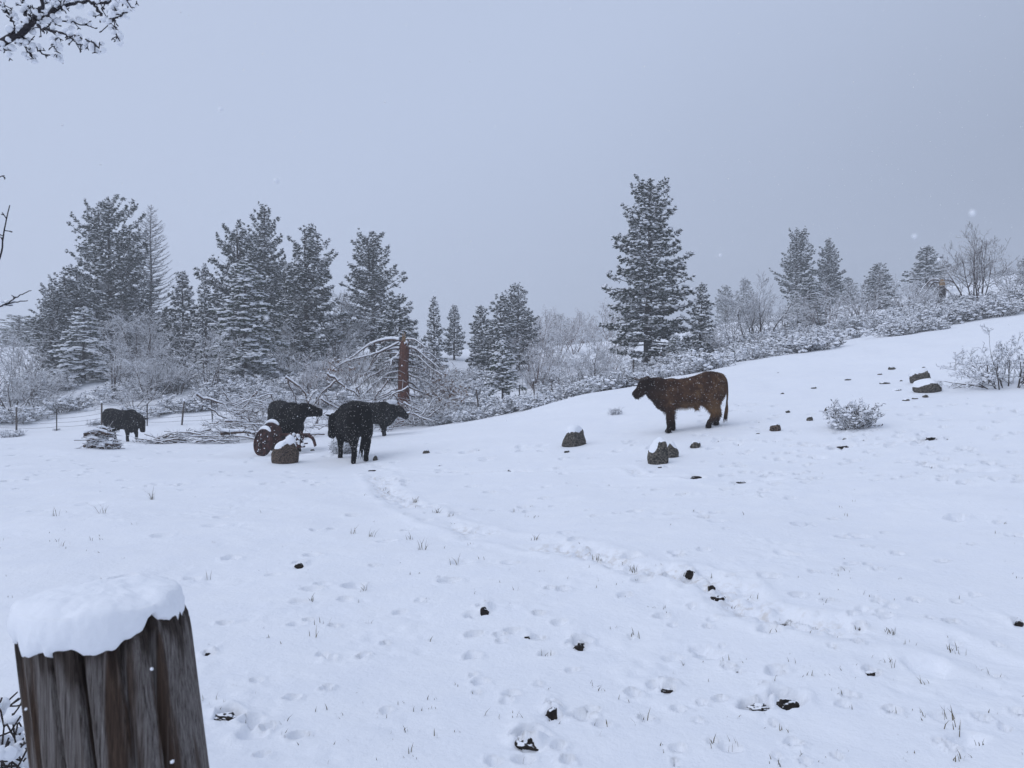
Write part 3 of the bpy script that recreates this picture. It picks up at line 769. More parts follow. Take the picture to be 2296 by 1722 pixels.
B_SAPLING = shrub_mesh("b7", 27, 2.0, .8, 4, depth=2, kids=(1, 3), up=.6, base_r=.03, jit=.2)

def at(X, d): return (X - CX) / F * d
SHR = [  # mesh, label, X, distance, scale, turn, category, wide
    (B_TREE, "bare many-stemmed shrub tree in front of the dark pine clump", 475, 45, 1.05, 0.3, "shrub", 1.0),
    (B_TREE, "frosted bare shrub tree right of the small white-padded pine", 262, 47, 1.0, 1.6, "shrub", 1.0),
    (B_SPREAD, "wide frosted shrub behind the lone black steer at left", 340, 46, 0.78, 2.2, "shrub", 1.1),
    (B_BUSH2, "dense drooping shrub just above the back of the left steer", 300, 43.5, 0.85, 0.1, "shrub", 1.3),
    (B_BUSH, "snowy shrub left of the many-stemmed shrub tree", 402, 47, 1.15, 4.0, "shrub", 1.0),
    (B_BUSH, "tall thicket shrub at the left edge of the picture", 20, 44, 1.35, 0.7, "shrub", 1.25),
    (B_BUSH2, "spreading shrub next to the left-edge thicket", 78, 46, 1.1, 2.7, "shrub", 1.2),
    (B_BUSH, "shrub behind the left-edge thicket below the hazy pine", 50, 53, 1.3, 5.0, "shrub", 1.2),
    (B_BUSH2, "low shrub at the open snowy gap on the left hillside", 120, 45, 0.62, 1.1, "shrub", 1.2),
    (B_BUSH, "frosted shrub between the dark clump and the snag", 640, 50, 1.0, 3.0, "shrub", 1.1),
    (B_RED, "reddish twiggy shrub behind the brush pile", 735, 46, 1.1, 0.6, "shrub", 1.2),
    (B_RED, "reddish thicket left of the black cow's raised head", 690, 44, 0.8, 2.4, "shrub", 1.2),
    (B_BUSH, "shrub filling the gap under the lone round-topped pine", 790, 52, 1.1, 1.2, "shrub", 1.1),
    (B_BUSH2, "frosted shrub right of the snag's dead boughs", 1010, 46, .95, 2.2, "shrub", 1.2),
    (B_RED, "hazy reddish shrub behind the middle trio's right side", 1195, 60, 1.35, 1.0, "shrub", 1.2),
    (B_RED, "large reddish shrub below the misty conical pine", 1245, 66, 1.5, 3.0, "shrub", 1.3),
    (B_RED, "hazy reddish shrub further up the misty valley", 1285, 72, 1.5, 4.5, "shrub", 1.3),
    (B_SPREAD, "broad dark-stemmed shrub on the paddock edge left of the brown steer", 1325, 38, 0.78, 0.5, "shrub", 1.15),
    (B_BUSH, "frosted shrub left of the broad dark-stemmed shrub", 1270, 41, .85, 1.9, "shrub", 1.2),
    (B_BUSH2, "shrub under the left boughs of the tall ragged pine", 1385, 43, .8, 4.0, "shrub", 1.2),
    (B_SAPLING, "thin bare sapling beside the little snow-capped pine", 1172, 45, .95, 0.2, "sapling", 1.0),
    (B_SPREAD, "big frosted bare tree between the slender pine and the hillside pines", 1692, 51, 1.20, 1.3, "tree", .95),
    (B_SAPLING, "slim bare sapling left of the big frosted bare tree", 1648, 48, 1.55, 0.9, "sapling", 1.0),
    (B_BUSH, "frosted bush at the foot of the slender pine", 1600, 47, .8, 0.9, "shrub", 1.2),
    (B_VASE, "large vase-shaped bare shrub at the top of the right hillside", 2190, 46, 1.32, 0.9, "shrub", 1.0),
    (B_BUSH, "hazy shrub left of the vase-shaped bare shrub", 2035, 60, 1.05, 2.0, "shrub", 1.4),
    (B_BUSH2, "frosted bush under the arched broken stub", 2095, 50, .85, 3.6, "shrub", 1.3),
    (B_BUSH, "hazy bush on the skyline at the right edge", 2270, 68, 1.2, 2.3, "shrub", 1.6),
    (B_BUSH2, "frosted bush at the right edge above the sagebrush", 2280, 52, .95, 5.3, "shrub", 1.3),
]
for mes, lab, X, d, s, rz, cat, wd in SHR:
    place_shrub(mes, "bare_sapling" if cat == "sapling" else "bare_shrub", lab, at(X, d), d, s, rz, "bare snow-covered shrubs", cat, 0, wd)

rg = np.random.default_rng(19)
n = 0
while n < 36:                          # the thicket that fills the foot of the wood
    if n < 18: X, d = rg.uniform(-40, 780), rg.uniform(47, 62)
    elif n < 28: X, d = rg.uniform(1150, 1420), rg.uniform(46, 95)
    else: X, d = rg.uniform(1560, 2300), rg.uniform(50, 75)
    mes = (B_BUSH, B_BUSH2, B_RED if X > 1100 or rg.uniform() < .2 else B_TREE)[rg.integers(0, 3)]
    lab = ("frosted thicket shrub among the pines on the left" if n < 18 else "hazy reddish thicket shrub in the misty valley in the middle" if n < 28 else "frosted thicket shrub at the foot of the right hillside pines")
    if n >= 18 and n < 28: mes = B_RED
    place_shrub(mes, "bare_shrub", lab, at(X, d), d, rg.uniform(.8, 1.35) * (1 + (d - 45) / 90), rg.uniform(0, 6.28), lab.replace("shrub", "shrubs"), "shrub", 0, 1.25)
    n += 1

# bare larch with upswept boughs
def larch():
    rng = np.random.default_rng(77)
    H = 14.0; g, b, s = Geo(), Geo(), Geo()
    zz = np.linspace(-.3, H, 10)
    tube(g, np.stack([0.05 * np.sin(zz), 0 * zz, zz], 1), 0.2 * (1 - zz / H * .95).clip(.03, 1), 8)
    S0, S1, R0, R1 = [], [], [], []
    for i in range(190):
        t = (i + rng.uniform()) / 190
        z0 = H * (.22 + .77 * t); l = 2.7 * (1 - t) ** .75 + .25; a = i * 2.39996
        l *= rng.uniform(.65, 1.1)
        d = np.array([math.cos(a), math.sin(a), 0]); u = np.linspace(0, 1, 6)
        path = np.array([0, 0, z0]) + u[:, None] * l * d + np.array([0, 0, 1.0]) * (l * (-.18 * u + .42 * u ** 2.2 + .35 * t * u))[:, None]
        rr = (.012 + .012 * l) * (1 - .75 * u)
        S0.append(path[:-1]); S1.append(path[1:]); R0.append(rr[:-1]); R1.append(rr[1:])
        n = int(7 + 12 * l)
        for k in range(n):
            v = rng.uniform(.25, 1); p = np.array([np.interp(v, u, path[:, c]) for c in range(3)])
            sd = np.array([-d[1], d[0], 0]) * rng.choice([-1, 1])
            q = p + (d * .5 + sd * .7 + np.array([0, 0, rng.uniform(0, .7)])) * rng.uniform(.15, .45) * min(1, l)
            S0.append(p[None]); S1.append(q[None]); R0.append(np.array([.009])); R1.append(np.array([.005]))
    S0, S1, R0, R1 = map(np.concatenate, (S0, S1, R0, R1))
    seg_tubes(b, S0, S1, R0, R1, 3); snow_on_segs(s, S0, S1, R0, R1, 0, .8, .011)
    return g.mesh("trunk", [M_BARK]), b.mesh("branches", [M_TWIG]), None, s.mesh("snow_load", [M_SNOWTREE])
place_tree(larch(), "larch_tree", "bare leafless larch with upswept boughs beside the broad left pine", 338, 65, 458, 14.0, None, .3, 118)

# sagebrush
def sage_mesh(seed, H, W, stems=26, blob=1.0):
    rng = np.random.default_rng(seed)
    P0, P1, R0, R1 = grow(seed, H, W, stems, depth=2, kids=(1, 2), jit=.32, up=.22, base_r=.014, seg=4, lean=1.15, spread0=.4)
    g, lf, s = Geo(), Geo(), Geo()
    seg_tubes(g, P0, P1, np.maximum(R0, .006), np.maximum(R1, .005), 3)
    snow_on_segs(s, P0, P1, R0, R1, 0, 1.0, .011, hmin=.35)
    k = R1 <= np.quantile(R1, .75)
    tips = P1[k]; tips = tips[rng.permutation(len(tips))[:420]]
    n = len(tips)
    D, A, B = frames(rng.normal(0, .6, (n, 3)) + np.array([[0, 0, .7]]))
    for q in range(2):
        l = rng.uniform(.035, .075, n)[:, None]
        V = np.stack([tips - A * .012, tips + A * .012, tips + D * l + B * .02 * (q - .5), tips + D * l * 0.6 - A * 0.02], 1).reshape(-1, 3)
        lf.add(V, (np.arange(n) * 4)[:, None] + np.array([[0, 1, 2, 3]]))
    t2 = tips[rng.uniform(0, 1, n) < .55]
    blobs(s, t2 + np.array([[0, 0, .02]]), rng.uniform(.026, .062, (len(t2), 3)) * np.array([[1, 1, .65]]) * blob, 0, ICO1, rng)
    return g.mesh("stems", [M_SAGESTEM]), lf.mesh("leaves", [M_SAGE], False), s.mesh("snow_load", [M_SNOWTREE])
SAGE = [sage_mesh(31, .62, .55), sage_mesh(32, .55, .7), sage_mesh(33, .7, .62, 40), sage_mesh(34, .5, .6, 30)]
def place_sage(k, label, x, d, s, rz, group=None, name="sagebrush", dz=-.02, wide=1.0):
    o = thing(name, label, "sagebrush", (x, d, float(zg(x, d)) + dz), rz, group, (s * wide, s * wide, s))
    for nm, me in zip(("stems", "leaves", "snow_load"), SAGE[k % 4]): link(nm, me, o)
    return o
place_sage(2, "rounded sagebrush standing alone on the snow right of the brown steer", at(1912, 15), 15, .82, .4, wide=1.02)
for (X, d, s, lab) in [(770, 19.5, .62, "pale sagebrush between the rusty implement and the nearest black cow"),
                       (1380, 21, .32, "low snowed-in sagebrush under the brown steer's muzzle"),
                       (215, 40, .7, "small sagebrush at the fence left of the lone black steer"),
                       (127, 39.8, .3, "tuft of grass at the foot of the steel fence post at left"),
                       (25, 38.5, .9, "sagebrush at the fence near the left edge"),
                       (290, 39, .9, "sagebrush seen under the left steer's belly")]:
    place_sage(int(X), lab, at(X, d), d, s, d)
rg = np.random.default_rng(8)
edge_x = [1.5, 4.0, 9.0, 11.5, 15, 22, 34]; edge_y = [28.5, 27.2, 28.6, 29.5, 31.2, 34.2, 40]
n = 0
while n < 165:                         # the hillside band on the right
    x = rg.uniform(2, 33); off = rg.uniform(0, 1) ** 1.2 * 24
    d = float(np.interp(x, edge_x, edge_y)) + off + 2.2 * float(vnoise(x / 1.7, 0.0, 95)) + .3
    if abs(x) > .72 * d: continue
    if vnoise(x / 3.1, d / 3.1, 91) < -.14: continue
    X = x / d * F + CX
    lab = ("front-row sagebrush " if off < 5 else "farther sagebrush ") + ("between the tall ragged pine and the brown steer" if X < 1500 else "below the slender pine and the big frosted bare tree" if X < 1750 else
          "below the two tall hillside pines" if X < 1950 else "below the double-topped and conical hillside pines" if X < 2120 else "below the vase-shaped bare shrub at right")
    place_sage(n, lab, x, d, rg.uniform(.75, 1.4) + .022 * off, rg.uniform(0, 6.28), "sagebrush belt on the right hillside", wide=1.4)
    n += 1
n = 0
while n < 50:                          # the paddock's far edge in the middle
    x = rg.uniform(-6, 3.5); d = float(np.interp(x, [-6, -2.6, -.8, 1.6, 3.9], [34, 30.2, 29.2, 28.4, 27.5])) + rg.uniform(0, 1) ** 1.2 * 14
    if vnoise(x / 2.5, d / 2.5, 92) < -.2: continue
    X = x / d * F + CX
    lab = "snowy sagebrush on the paddock's far edge " + ("right of the broken snag" if X < 1060 else "around the little snow-capped pine" if X < 1200 else "by the broad dark-stemmed shrub")
    place_sage(n, lab, x, d, rg.uniform(.65, 1.25), rg.uniform(0, 6.28), "sagebrush along the middle fence", wide=1.35)
    n += 1
n = 0
while n < 80:                          # the left hillside beyond the fence
    x = rg.uniform(-32, -2); d = rg.uniform(40.5, 56)
    if abs(x) > .72 * d or vnoise(x / 4, d / 4, 93) < -.08: continue
    if -26 < x < -20 and d < 46: continue
    X = x / d * F + CX
    lab = "snowy low brush beyond the fence " + ("by the left-edge thicket" if X < 200 else "behind the lone black steer" if X < 420 else "in front of the dark pine clump" if X < 620 else "behind the brush pile and snag")
    place_sage(n, lab, x, d, rg.uniform(1.1, 2.0), rg.uniform(0, 6.28), "low brush beyond the left fence", wide=1.4)
    n += 1

# the big shrub at the right edge
def edge_shrub():
    P0, P1, R0, R1 = grow(55, 1.25, 1.5, 19, depth=3, kids=(1, 2), jit=.28, up=.12, base_r=.024, seg=5, spread0=.3)
    g, s = Geo(), Geo()
    seg_tubes(g, P0, P1, np.maximum(R0, .004), np.maximum(R1, .003), 4)
    snow_on_segs(s, P0, P1, R0, R1, 0, 1.0, .008, hmin=.3)
    r = np.random.default_rng(4); t = P1[r.permutation(len(P1))[:1000]]
    blobs(s, t + np.array([[0, 0, .012]]), r.uniform(.016, .038, (len(t), 3)) * np.array([[1, 1, .75]]), 0, ICO1, r)
    o = thing("bare_shrub", "large snow-clotted shrub at the right edge, beside the pair of boulders", "shrub", (at(2262, 18), 18, float(zg(at(2262, 18), 18)) - .03), 1.0)
    link("twigs", g.mesh("twigs", [M_SAGESTEM]), o); link("snow_load", s.mesh("snow_load", [M_SNOWTREE]), o)
edge_shrub()

# ---------------------------------------------------------------- branches, snag, brush piles
def smooth_path(pts, n=9):
    P = np.asarray(pts, float); k = len(P)
    if k == 2: P = np.array([P[0], P[0] * .6 + P[1] * .4, P[1]]); k = 3
    t = np.linspace(0, k - 1, n); out = []
    for u in t:
        i = min(int(u), k - 2); f = u - i
        p0 = P[max(i - 1, 0)]; p1 = P[i]; p2 = P[i + 1]; p3 = P[min(i + 2, k - 1)]
        out.append(.5 * ((2 * p1) + (-p0 + p2) * f + (2 * p0 - 5 * p1 + 4 * p2 - p3) * f * f + (-p0 + 3 * p1 - 3 * p2 + p3) * f ** 3))
    return np.array(out)

def tangle(parent, boxes, n, seed, droop=0.0, L=.35):
    """fine dead twigs filling a heap, too small to pick apart"""
    rng = np.random.default_rng(seed); o0 = np.array(parent.location); S0, S1 = [], []
    for k in range(n):
        X, y, dd, rx, ry = boxes[rng.integers(0, len(boxes))]
        p = px(X + rng.normal(0, rx), y + rng.normal(0, ry), dd + rng.normal(0, .5)); p[2] = max(p[2], float(zg(p[0], p[1])) + .03)
        v = rng.normal(0, 1, 3) * np.array([1, .8, .6]) + np.array([0, 0, -droop]); v /= np.linalg.norm(v)
        l = L * rng.uniform(.5, 1.3)
        for j in range(3):
            v = v + rng.normal(0, .25, 3); v /= np.linalg.norm(v); q = p + v * l / 3; S0.append(p); S1.append(q); p = q
    S0 = np.array(S0) - o0; S1 = np.array(S1) - o0; r = rng.uniform(.005, .010, len(S0))
    g = Geo(); seg_tubes(g, S0, S1, r, r * .8, 3, 0); snow_on_segs(g, S0, S1, r, r * .8, 1, .8, .006, 3, .75)
    link("twigs", g.mesh("twigs", [M_DEADBRANCH, M_SNOW]), parent)

def branch_obj(parent, pts, r0, r1, rng, twigs=0, tw_len=.4, tw_droop=0.0, name="branch", mat=None, n=6, snow=1.0, wob=.02, pn=9):
    o0 = np.array(parent.location)
    P = smooth_path(pts, pn) - o0
    l = np.linalg.norm(P[-1] - P[0])
    P[1:-1] += rng.normal(0, wob * l, (len(P) - 2, 3)) * .35
    R = np.linspace(r0, r1, len(P))
    g = Geo(); tube(g, P, R, n, 0)
    if snow: snow_on_segs(g, P[:-1], P[1:], R[:-1], R[1:], 1, snow, .010, 5, .2)
    if twigs:
        S0, S1, A0, A1 = [], [], [], []
        for k in range(twigs):
            u = rng.uniform(.2, 1); i = min(int(u * (len(P) - 1)), len(P) - 2); f = u * (len(P) - 1) - i
            p = P[i] * (1 - f) + P[i + 1] * f; d = P[i + 1] - P[i]; d /= np.linalg.norm(d)
            v = d * rng.uniform(.2, .9) + rng.normal(0, .6, 3) + np.array([0, 0, -tw_droop]); v /= np.linalg.norm(v)
            ll = tw_len * rng.uniform(.4, 1.1); rr = max(.005, (r0 * (1 - u) + r1 * u) * .5)
            for j in range(3):
                v = v + rng.normal(0, .2, 3) + np.array([0, 0, -tw_droop * .25]); v /= np.linalg.norm(v)
                q = p + v * ll / 3; S0.append(p); S1.append(q); A0.append(rr * (1 - j / 3.3)); A1.append(rr * (1 - (j + 1) / 3.3)); p = q
        S0, S1, A0, A1 = map(np.array, (S0, S1, A0, A1))
        seg_tubes(g, S0, S1, A0, A1, 3, 0); snow_on_segs(g, S0, S1, A0, A1, 1, .9, .008)
    return link(name, g.mesh(name, [mat or M_DEADBRANCH, M_SNOW]), parent)

def needle_clump(geo, sgeo, C, rng, L=.16, K=9):
    C = np.asarray(C, float); N = len(C)
    nd = rng.normal(0, .55, (N, K, 3)) + np.array([0, 0, -.75]); nd /= np.linalg.norm(nd, axis=2, keepdims=True)
    wv = np.cross(nd, rng.normal(0, 1, (N, K, 3))); wv /= np.maximum(np.linalg.norm(wv, axis=2, keepdims=True), 1e-6)
    b = np.repeat(C[:, None], K, 1); ln = rng.uniform(.6, 1.1, (N, K, 1)) * L
    V = np.stack([b, b + nd * ln * .5 + wv * .009, b + nd * ln, b + nd * ln * .5 - wv * .009], 2).reshape(-1, 3)
    geo.add(V, (np.arange(N * K) * 4)[:, None] + np.array([[0, 1, 2, 3]]))
    k = rng.uniform(0, 1, N) < .55
    blobs(sgeo, C[k] + np.array([[0, 0, .03]]), rng.uniform(.03, .07, (k.sum(), 3)) * np.array([[1, 1, .6]]), 0, ICO1, rng)

def snag():
    rng = np.random.default_rng(61); d = 33.5
    X0 = 903; x = at(X0, d); z0 = float(zg(x, d))
    o = thing("broken_pine_snag", "broken red-barked pine trunk with splintered top and drooping dead boughs", "dead tree", (x, d, z0))
    g = Geo()
    ztop = px(X0, 770, d)[2] - z0
    zz = np.linspace(-.2, ztop, 14)
    xs = np.interp(zz, [0, ztop], [px(902, 900, d)[0] - x, px(907, 765, d)[0] - x])
    na = 18; th = np.arange(na) * 2 * math.pi / na
    rr = np.interp(zz, [0, .4, ztop], [.30, .25, .20])
    V = np.stack([xs[:, None] + rr[:, None] * np.cos(th) * (1 + .08 * np.sin(th * 5 + zz[:, None] * 1.3) + .35 * vnoise(th[None] * 2.5, zz[:, None] * 1.5, 6)), rr[:, None] * np.sin(th) * (1 + .08 * np.sin(th * 7 + zz[:, None])), np.repeat(zz[:, None], na, 1)], -1)
    V[-1, :, 2] += rng.uniform(-.18, .30, na)
    k = np.arange(na); k2 = (k + 1) % na
    q = np.stack([k, k2, k2 + na, k + na], 1)
    g.add(V.reshape(-1, 3), ((np.arange(13) * na)[:, None, None] + q[None]).reshape(-1, 4))
    link("trunk", g.mesh("trunk", [M_SNAGBARK]), o)
    g = Geo()
    for k in range(11):     # splinters standing in the break
        a = rng.uniform(0, 6.28); r = rng.uniform(.03, .18); h = rng.uniform(.15, .45) + (.35 if k < 3 else 0)
        c = np.array([xs[-1] - .04 + math.cos(a) * r, math.sin(a) * r, ztop - .25])
        tube(g, [c, c + [rng.normal(0, .02), 0, h * .6], c + [rng.normal(0, .03), 0, h]], [.05, .035, .004], 5)
    link("splintered_top", g.mesh("splintered_top", [M_SPLINTER], False), o)
    g = Geo(); blobs(g, np.stack([xs[-1] + rng.uniform(-.14, .16, 7), rng.uniform(-.12, .12, 7), ztop + rng.uniform(-.02, .1, 7)], 1), rng.uniform(.04, .09, (7, 3)), 0, ICO2, rng)
    link("snow_load", g.mesh("snow_load", [M_SNOW]), o)
    left = [(764, [(865, 763), (828, 772), (795, 798), (742, 826)], .05), (768, [(850, 790), (815, 800), (770, 815), (738, 835)], .03), (782, [(862, 786), (836, 806), (818, 850)], .035),
            (792, [(868, 793), (850, 797), (828, 825)], .03), (794, [(880, 806), (856, 816)], .04), (806, [(880, 806), (876, 820)], .045), (812, [(885, 811), (870, 826)], .02), (823, [(860, 829), (825, 850), (797, 872)], .035),
            (834, [(870, 838), (846, 856), (832, 864)], .028), (835, [(862, 845), (840, 862), (815, 885)], .022), (849, [(872, 848), (852, 852), (836, 880)], .02), (870, [(885, 880), (862, 890), (840, 897)], .03)]
    right = [(762, [(930, 762), (955, 780)], .022), (780, [(930, 782), (958, 805), (985, 826)], .042), (790, [(945, 790), (968, 796), (992, 822)], .03), (794, [(938, 800), (962, 822), (990, 840)], .025), (810, [(930, 812), (956, 830)], .025),
             (822, [(930, 824), (952, 832), (970, 850)], .022), (838, [(928, 844), (955, 856), (975, 870)], .03), (856, [(924, 860), (945, 878), (960, 884), (1000, 856)], .04), (862, [(920, 868), (950, 882), (985, 895)], .03), (884, [(935, 890), (965, 882), (1000, 902)], .03), (890, [(930, 905), (960, 915), (1000, 930)], .03)]
    tips = []
    for side, lst in ((-1, left), (1, right)):
        for y0, pts, r in lst:
            dd = rng.uniform(-.8, .9)
            P = [px(903 + side * 8, y0, d)] + [px(X, y, d + dd * (i + 1) / len(pts)) for i, (X, y) in enumerate(pts)]
            branch_obj(o, P, r * 1.25, .016, rng, 20, .6, .8, snow=1.5)
            tips.append(P[-1])
    g, s = Geo(), Geo()
    cl = [(742, 830, 30), (760, 815, 20), (800, 820, 16), (985, 845, 45), (1008, 868, 55), (1022, 890, 45), (970, 880, 25), (1000, 905, 28)]
    for X, y, n in cl:
        C = px(X, y, d)[None] - np.array(o.location) + rng.normal(0, 1, (n, 3)) * np.array([[.28, .3, .25]])
        needle_clump(g, s, C, rng)
        seg_tubes(s, C - [[.0, 0, .0]], C + rng.normal(0, .12, C.shape), np.full(n, .007), np.full(n, .005), 3, 0)
    link("dead_needles", g.mesh("dead_needles", [M_DEADNEEDLE], False), o)
    tangle(o, [(780, 825, d, 22, 16), (825, 835, d, 25, 20), (860, 830, d, 18, 22), (950, 825, d, 20, 22), (985, 865, d, 22, 20)], 620, 33, .9, .5)
    link("snow_load", s.mesh("snow_load", [M_SNOW]), o)
snag()

def arched_stub():
    rng = np.random.default_rng(62); d = 52; x = at(2112, d); z0 = float(zg(x, d))
    o = thing("broken_pine_snag", "short broken stub with a tan splintered top and arching snowy boughs on the right hillside", "dead tree", (x, d, z0))
    g = Geo(); zt = px(2112, 640, d)[2] - z0
    tube(g, [(0, 0, -.2), (0, 0, zt * .6), (.02, 0, zt)], [.24, .2, .18], 9); link("trunk", g.mesh("trunk", [M_BARK]), o)
    g = Geo(); tube(g, [(.02, 0, zt - .02), (.02, 0, zt + .2), (.0, 0, zt + .42)], [.2, .19, .1], 7); link("splintered_top", g.mesh("splintered_top", [M_SPLINTER], False), o)
    for pts in ([(2105, 628), (2090, 628), (2075, 640), (2060, 660)], [(2105, 634), (2092, 634), (2080, 650), (2066, 668)], [(2118, 628), (2132, 629), (2146, 640), (2160, 655)], [(2106, 642), (2098, 648), (2088, 662)], [(2118, 645), (2130, 655), (2140, 668)]):
        branch_obj(o, [px(X, y, d + rng.uniform(-.5, .5) * i) for i, (X, y) in enumerate(pts)], .06, .02, rng, 8, .6, .6, snow=1.2)
arched_stub()

def brush_pile():
    rng = np.random.default_rng(63); d0 = 29.5
    x = at(600, d0); z0 = float(zg(x, d0))
    o = thing("brush_pile", "large snowy pile of cut branches behind the rusty implement", "brush pile", (x, d0, z0))
    big = [([(440, 884), (478, 903), (520, 921), (600, 955)], .05, 29), ([(577, 876), (560, 897), (535, 928)], .04, 28.8), ([(604, 880), (614, 898), (628, 916)], .03, 28.6),
           ([(640, 846), (672, 869), (689, 898), (711, 920), (735, 940)], .055, 31), ([(646, 852), (658, 885), (668, 908)], .035, 30.6), ([(760, 850), (735, 868), (712, 895), (702, 918)], .04, 30.5),
           ([(660, 905), (640, 908), (615, 915)], .03, 29), ([(500, 880), (525, 905), (560, 925)], .03, 30), ([(495, 972), (540, 968), (590, 975)], .09, 27.4), ([(505, 945), (555, 948), (600, 965)], .05, 28),
           ([(690, 930), (692, 900), (716, 868)], .04, 30.2), ([(470, 915), (500, 935), (560, 960)], .035, 28.5), ([(700, 960), (716, 930), (712, 888)], .05, 31.2)]
    for pts, r, d in big:
        branch_obj(o, [px(X, y, d + .15 * i) for i, (X, y) in enumerate(pts)], r * .9, r * .28, rng, 16, .6, .1, snow=1.25, wob=.05)
    for k in range(74):
        cx = np.clip(rng.normal(575, 50), 480, 690); t = abs(cx - 585) / 110
        h = rng.uniform(0, 1) ** .8 * (1.55 * (1 - t ** 1.5) + .15)
        dd = rng.uniform(27.3, 31.5); c = np.array([at(cx, dd), dd, float(zg(at(cx, dd), dd)) + .05 + h])
        a = rng.normal(math.pi, .6) if rng.uniform() < .6 else rng.uniform(0, 6.28); l = rng.uniform(.7, 1.9)
        v = np.array([math.cos(a), math.sin(a) * .7, rng.normal(.06, .22)])
        mid = c + rng.normal(0, .08, 3) + np.array([0, 0, .08])
        p0, p1 = c - v * l / 2, c + v * l / 2
        for p in (p0, p1): p[2] = max(p[2], float(zg(p[0], p[1])) + .03)
        r = rng.uniform(.012, .032)
        branch_obj(o, [p0, mid, p1], r, r * .5, rng, 15, .45, .0, snow=1.2, wob=.05)
    tangle(o, [(540, 945, 29, 30, 14), (580, 930, 29.5, 30, 16), (620, 945, 29.5, 30, 16), (660, 925, 30.5, 30, 18)], 260, 31)
    return o
brush_pile()

def bough_heap():
    rng = np.random.default_rng(64); d0 = 31; x = at(840, d0); z0 = float(zg(x, d0))
    o = thing("brush_pile", "heap of fallen snowy boughs behind the two black cows at the snag's foot", "brush pile", (x, d0, z0))
    big = [([(734, 838), (770, 863), (812, 893)], .06, 30), ([(870, 852), (850, 880), (835, 902)], .035, 30.4), ([(720, 895), (745, 910), (775, 920)], .05, 30.6), ([(728, 885), (750, 905), (790, 915)], .04, 31),
           ([(800, 868), (806, 885), (806, 905)], .03, 30), ([(890, 872), (860, 885), (820, 905)], .035, 31), ([(915, 868), (880, 884), (835, 912)], .04, 30.5), ([(905, 905), (930, 915), (960, 935)], .05, 30.2),
           ([(930, 925), (960, 925), (985, 905)], .035, 30.8), ([(895, 925), (930, 930), (975, 945)], .045, 29.6), ([(960, 935), (985, 915), (990, 900)], .03, 30.6), ([(880, 880), (900, 905), (950, 925)], .03, 31.5)]
    for pts, r, d in big:
        branch_obj(o, [px(X, y, d + .15 * i) for i, (X, y) in enumerate(pts)], r * .9, r * .3, rng, 16, .6, .15, snow=1.3, wob=.05)
    for k in range(46):
        cx = rng.uniform(730, 985); dd = rng.uniform(29.8, 33)
        h = rng.uniform(0, 1) * (1.2 if 780 < cx < 880 else .75)
        c = np.array([at(cx, dd), dd, float(zg(at(cx, dd), dd)) + .05 + h])
        a = rng.uniform(0, 6.28); l = rng.uniform(.6, 1.6); v = np.array([math.cos(a), math.sin(a) * .7, rng.normal(.1, .3)])
        p0, p1 = c - v * l / 2, c + v * l / 2
        for p in (p0, p1): p[2] = max(p[2], float(zg(p[0], p[1])) + .03)
        r = rng.uniform(.012, .03)
        branch_obj(o, [p0, c + np.array([0, 0, .06]), p1], r, r * .5, rng, 15, .45, .1, snow=1.3, wob=.05)
    g = Geo(); n = 26; C = np.stack([rng.uniform(at(800, 31), at(880, 31), n), 31 + rng.uniform(-.4, .8, n), np.zeros(n)], 1)
    C[:, 2] = zg(C[:, 0], C[:, 1]) + rng.uniform(.7, 1.2, n)
    blobs(g, C - np.array(o.location), rng.uniform(.08, .2, (n, 3)) * np.array([[1.2, 1, .5]]), 0, ICO2, rng, .1)
    link("snow_load", g.mesh("snow_load", [M_SNOW]), o)
    tangle(o, [(760, 900, 31, 25, 16), (820, 900, 31, 30, 14), (930, 915, 31, 25, 18), (970, 920, 31, 20, 14)], 260, 32)
bough_heap()

def stick_heap(label, Xc, yb, wpx, hpx, seed, n_big, n_small, logs=False):
    rng = np.random.default_rng(seed); c = gp(Xc, yb); d = c[1]
    W = wpx / F * d; Hh = hpx / F * d
    o = thing("brush_pile", label, "brush pile", (c[0], d + .4, float(zg(c[0], d + .4))))
    for k in range(n_big):
        u = rng.uniform(-1, 1) * .5; a = rng.normal(0, .45) + (math.pi if rng.uniform() < .5 else 0); l = W * rng.uniform(.3, .6)
        h = rng.uniform(.05, 1) * Hh * (1 - (2 * u) ** 2 * .8)
        m = np.array([c[0] + u * W, d + .4 + rng.uniform(-.4, .4), 0]); m[2] = float(zg(m[0], m[1])) + h
        v = np.array([math.cos(a), math.sin(a) * .8, rng.normal(0, .18)]) * l / 2
        p0, p1 = m - v, m + v
        for p in (p0, p1): p[2] = max(p[2], float(zg(p[0], p[1])) + .02)
        r = rng.uniform(.03, .07) if logs else rng.uniform(.012, .03)
        branch_obj(o, [p0, m + np.array([0, 0, .03]), p1], r, r * .6, rng, 4, .3, 0, snow=1.15)
    g = Geo(); S0, S1 = [], []
    for k in range(n_small):
        u = rng.normal(0, .33); m = np.array([c[0] + u * W, d + .4 + rng.normal(0, .3), 0]); m[2] = float(zg(m[0], m[1])) + rng.uniform(0, 1) * Hh * max(.1, 1 - (2 * u) ** 2)
        v = rng.normal(0, 1, 3) * np.array([1, .7, .3]); v *= rng.uniform(.1, .28) / np.linalg.norm(v); S0.append(m - v); S1.append(m + v)
    S0 = np.array(S0) - np.array(o.location); S1 = np.array(S1) - np.array(o.location); R = rng.uniform(.005, .012, len(S0))
    seg_tubes(g, S0, S1, R, R * .7, 4, 0); snow_on_segs(g, S0, S1, R, R * .7, 1, 1.2, .010)
    link("twigs", g.mesh("twigs", [M_DEADBRANCH, M_SNOW]), o)
stick_heap("compact stacked heap of sticks and logs below the lone black steer", 210, 1008, 50, 50, 65, 40, 110, True)
stick_heap("low flat scatter of snowy sticks in front of the lone black steer", 408, 996, 160, 28, 66, 34, 90)

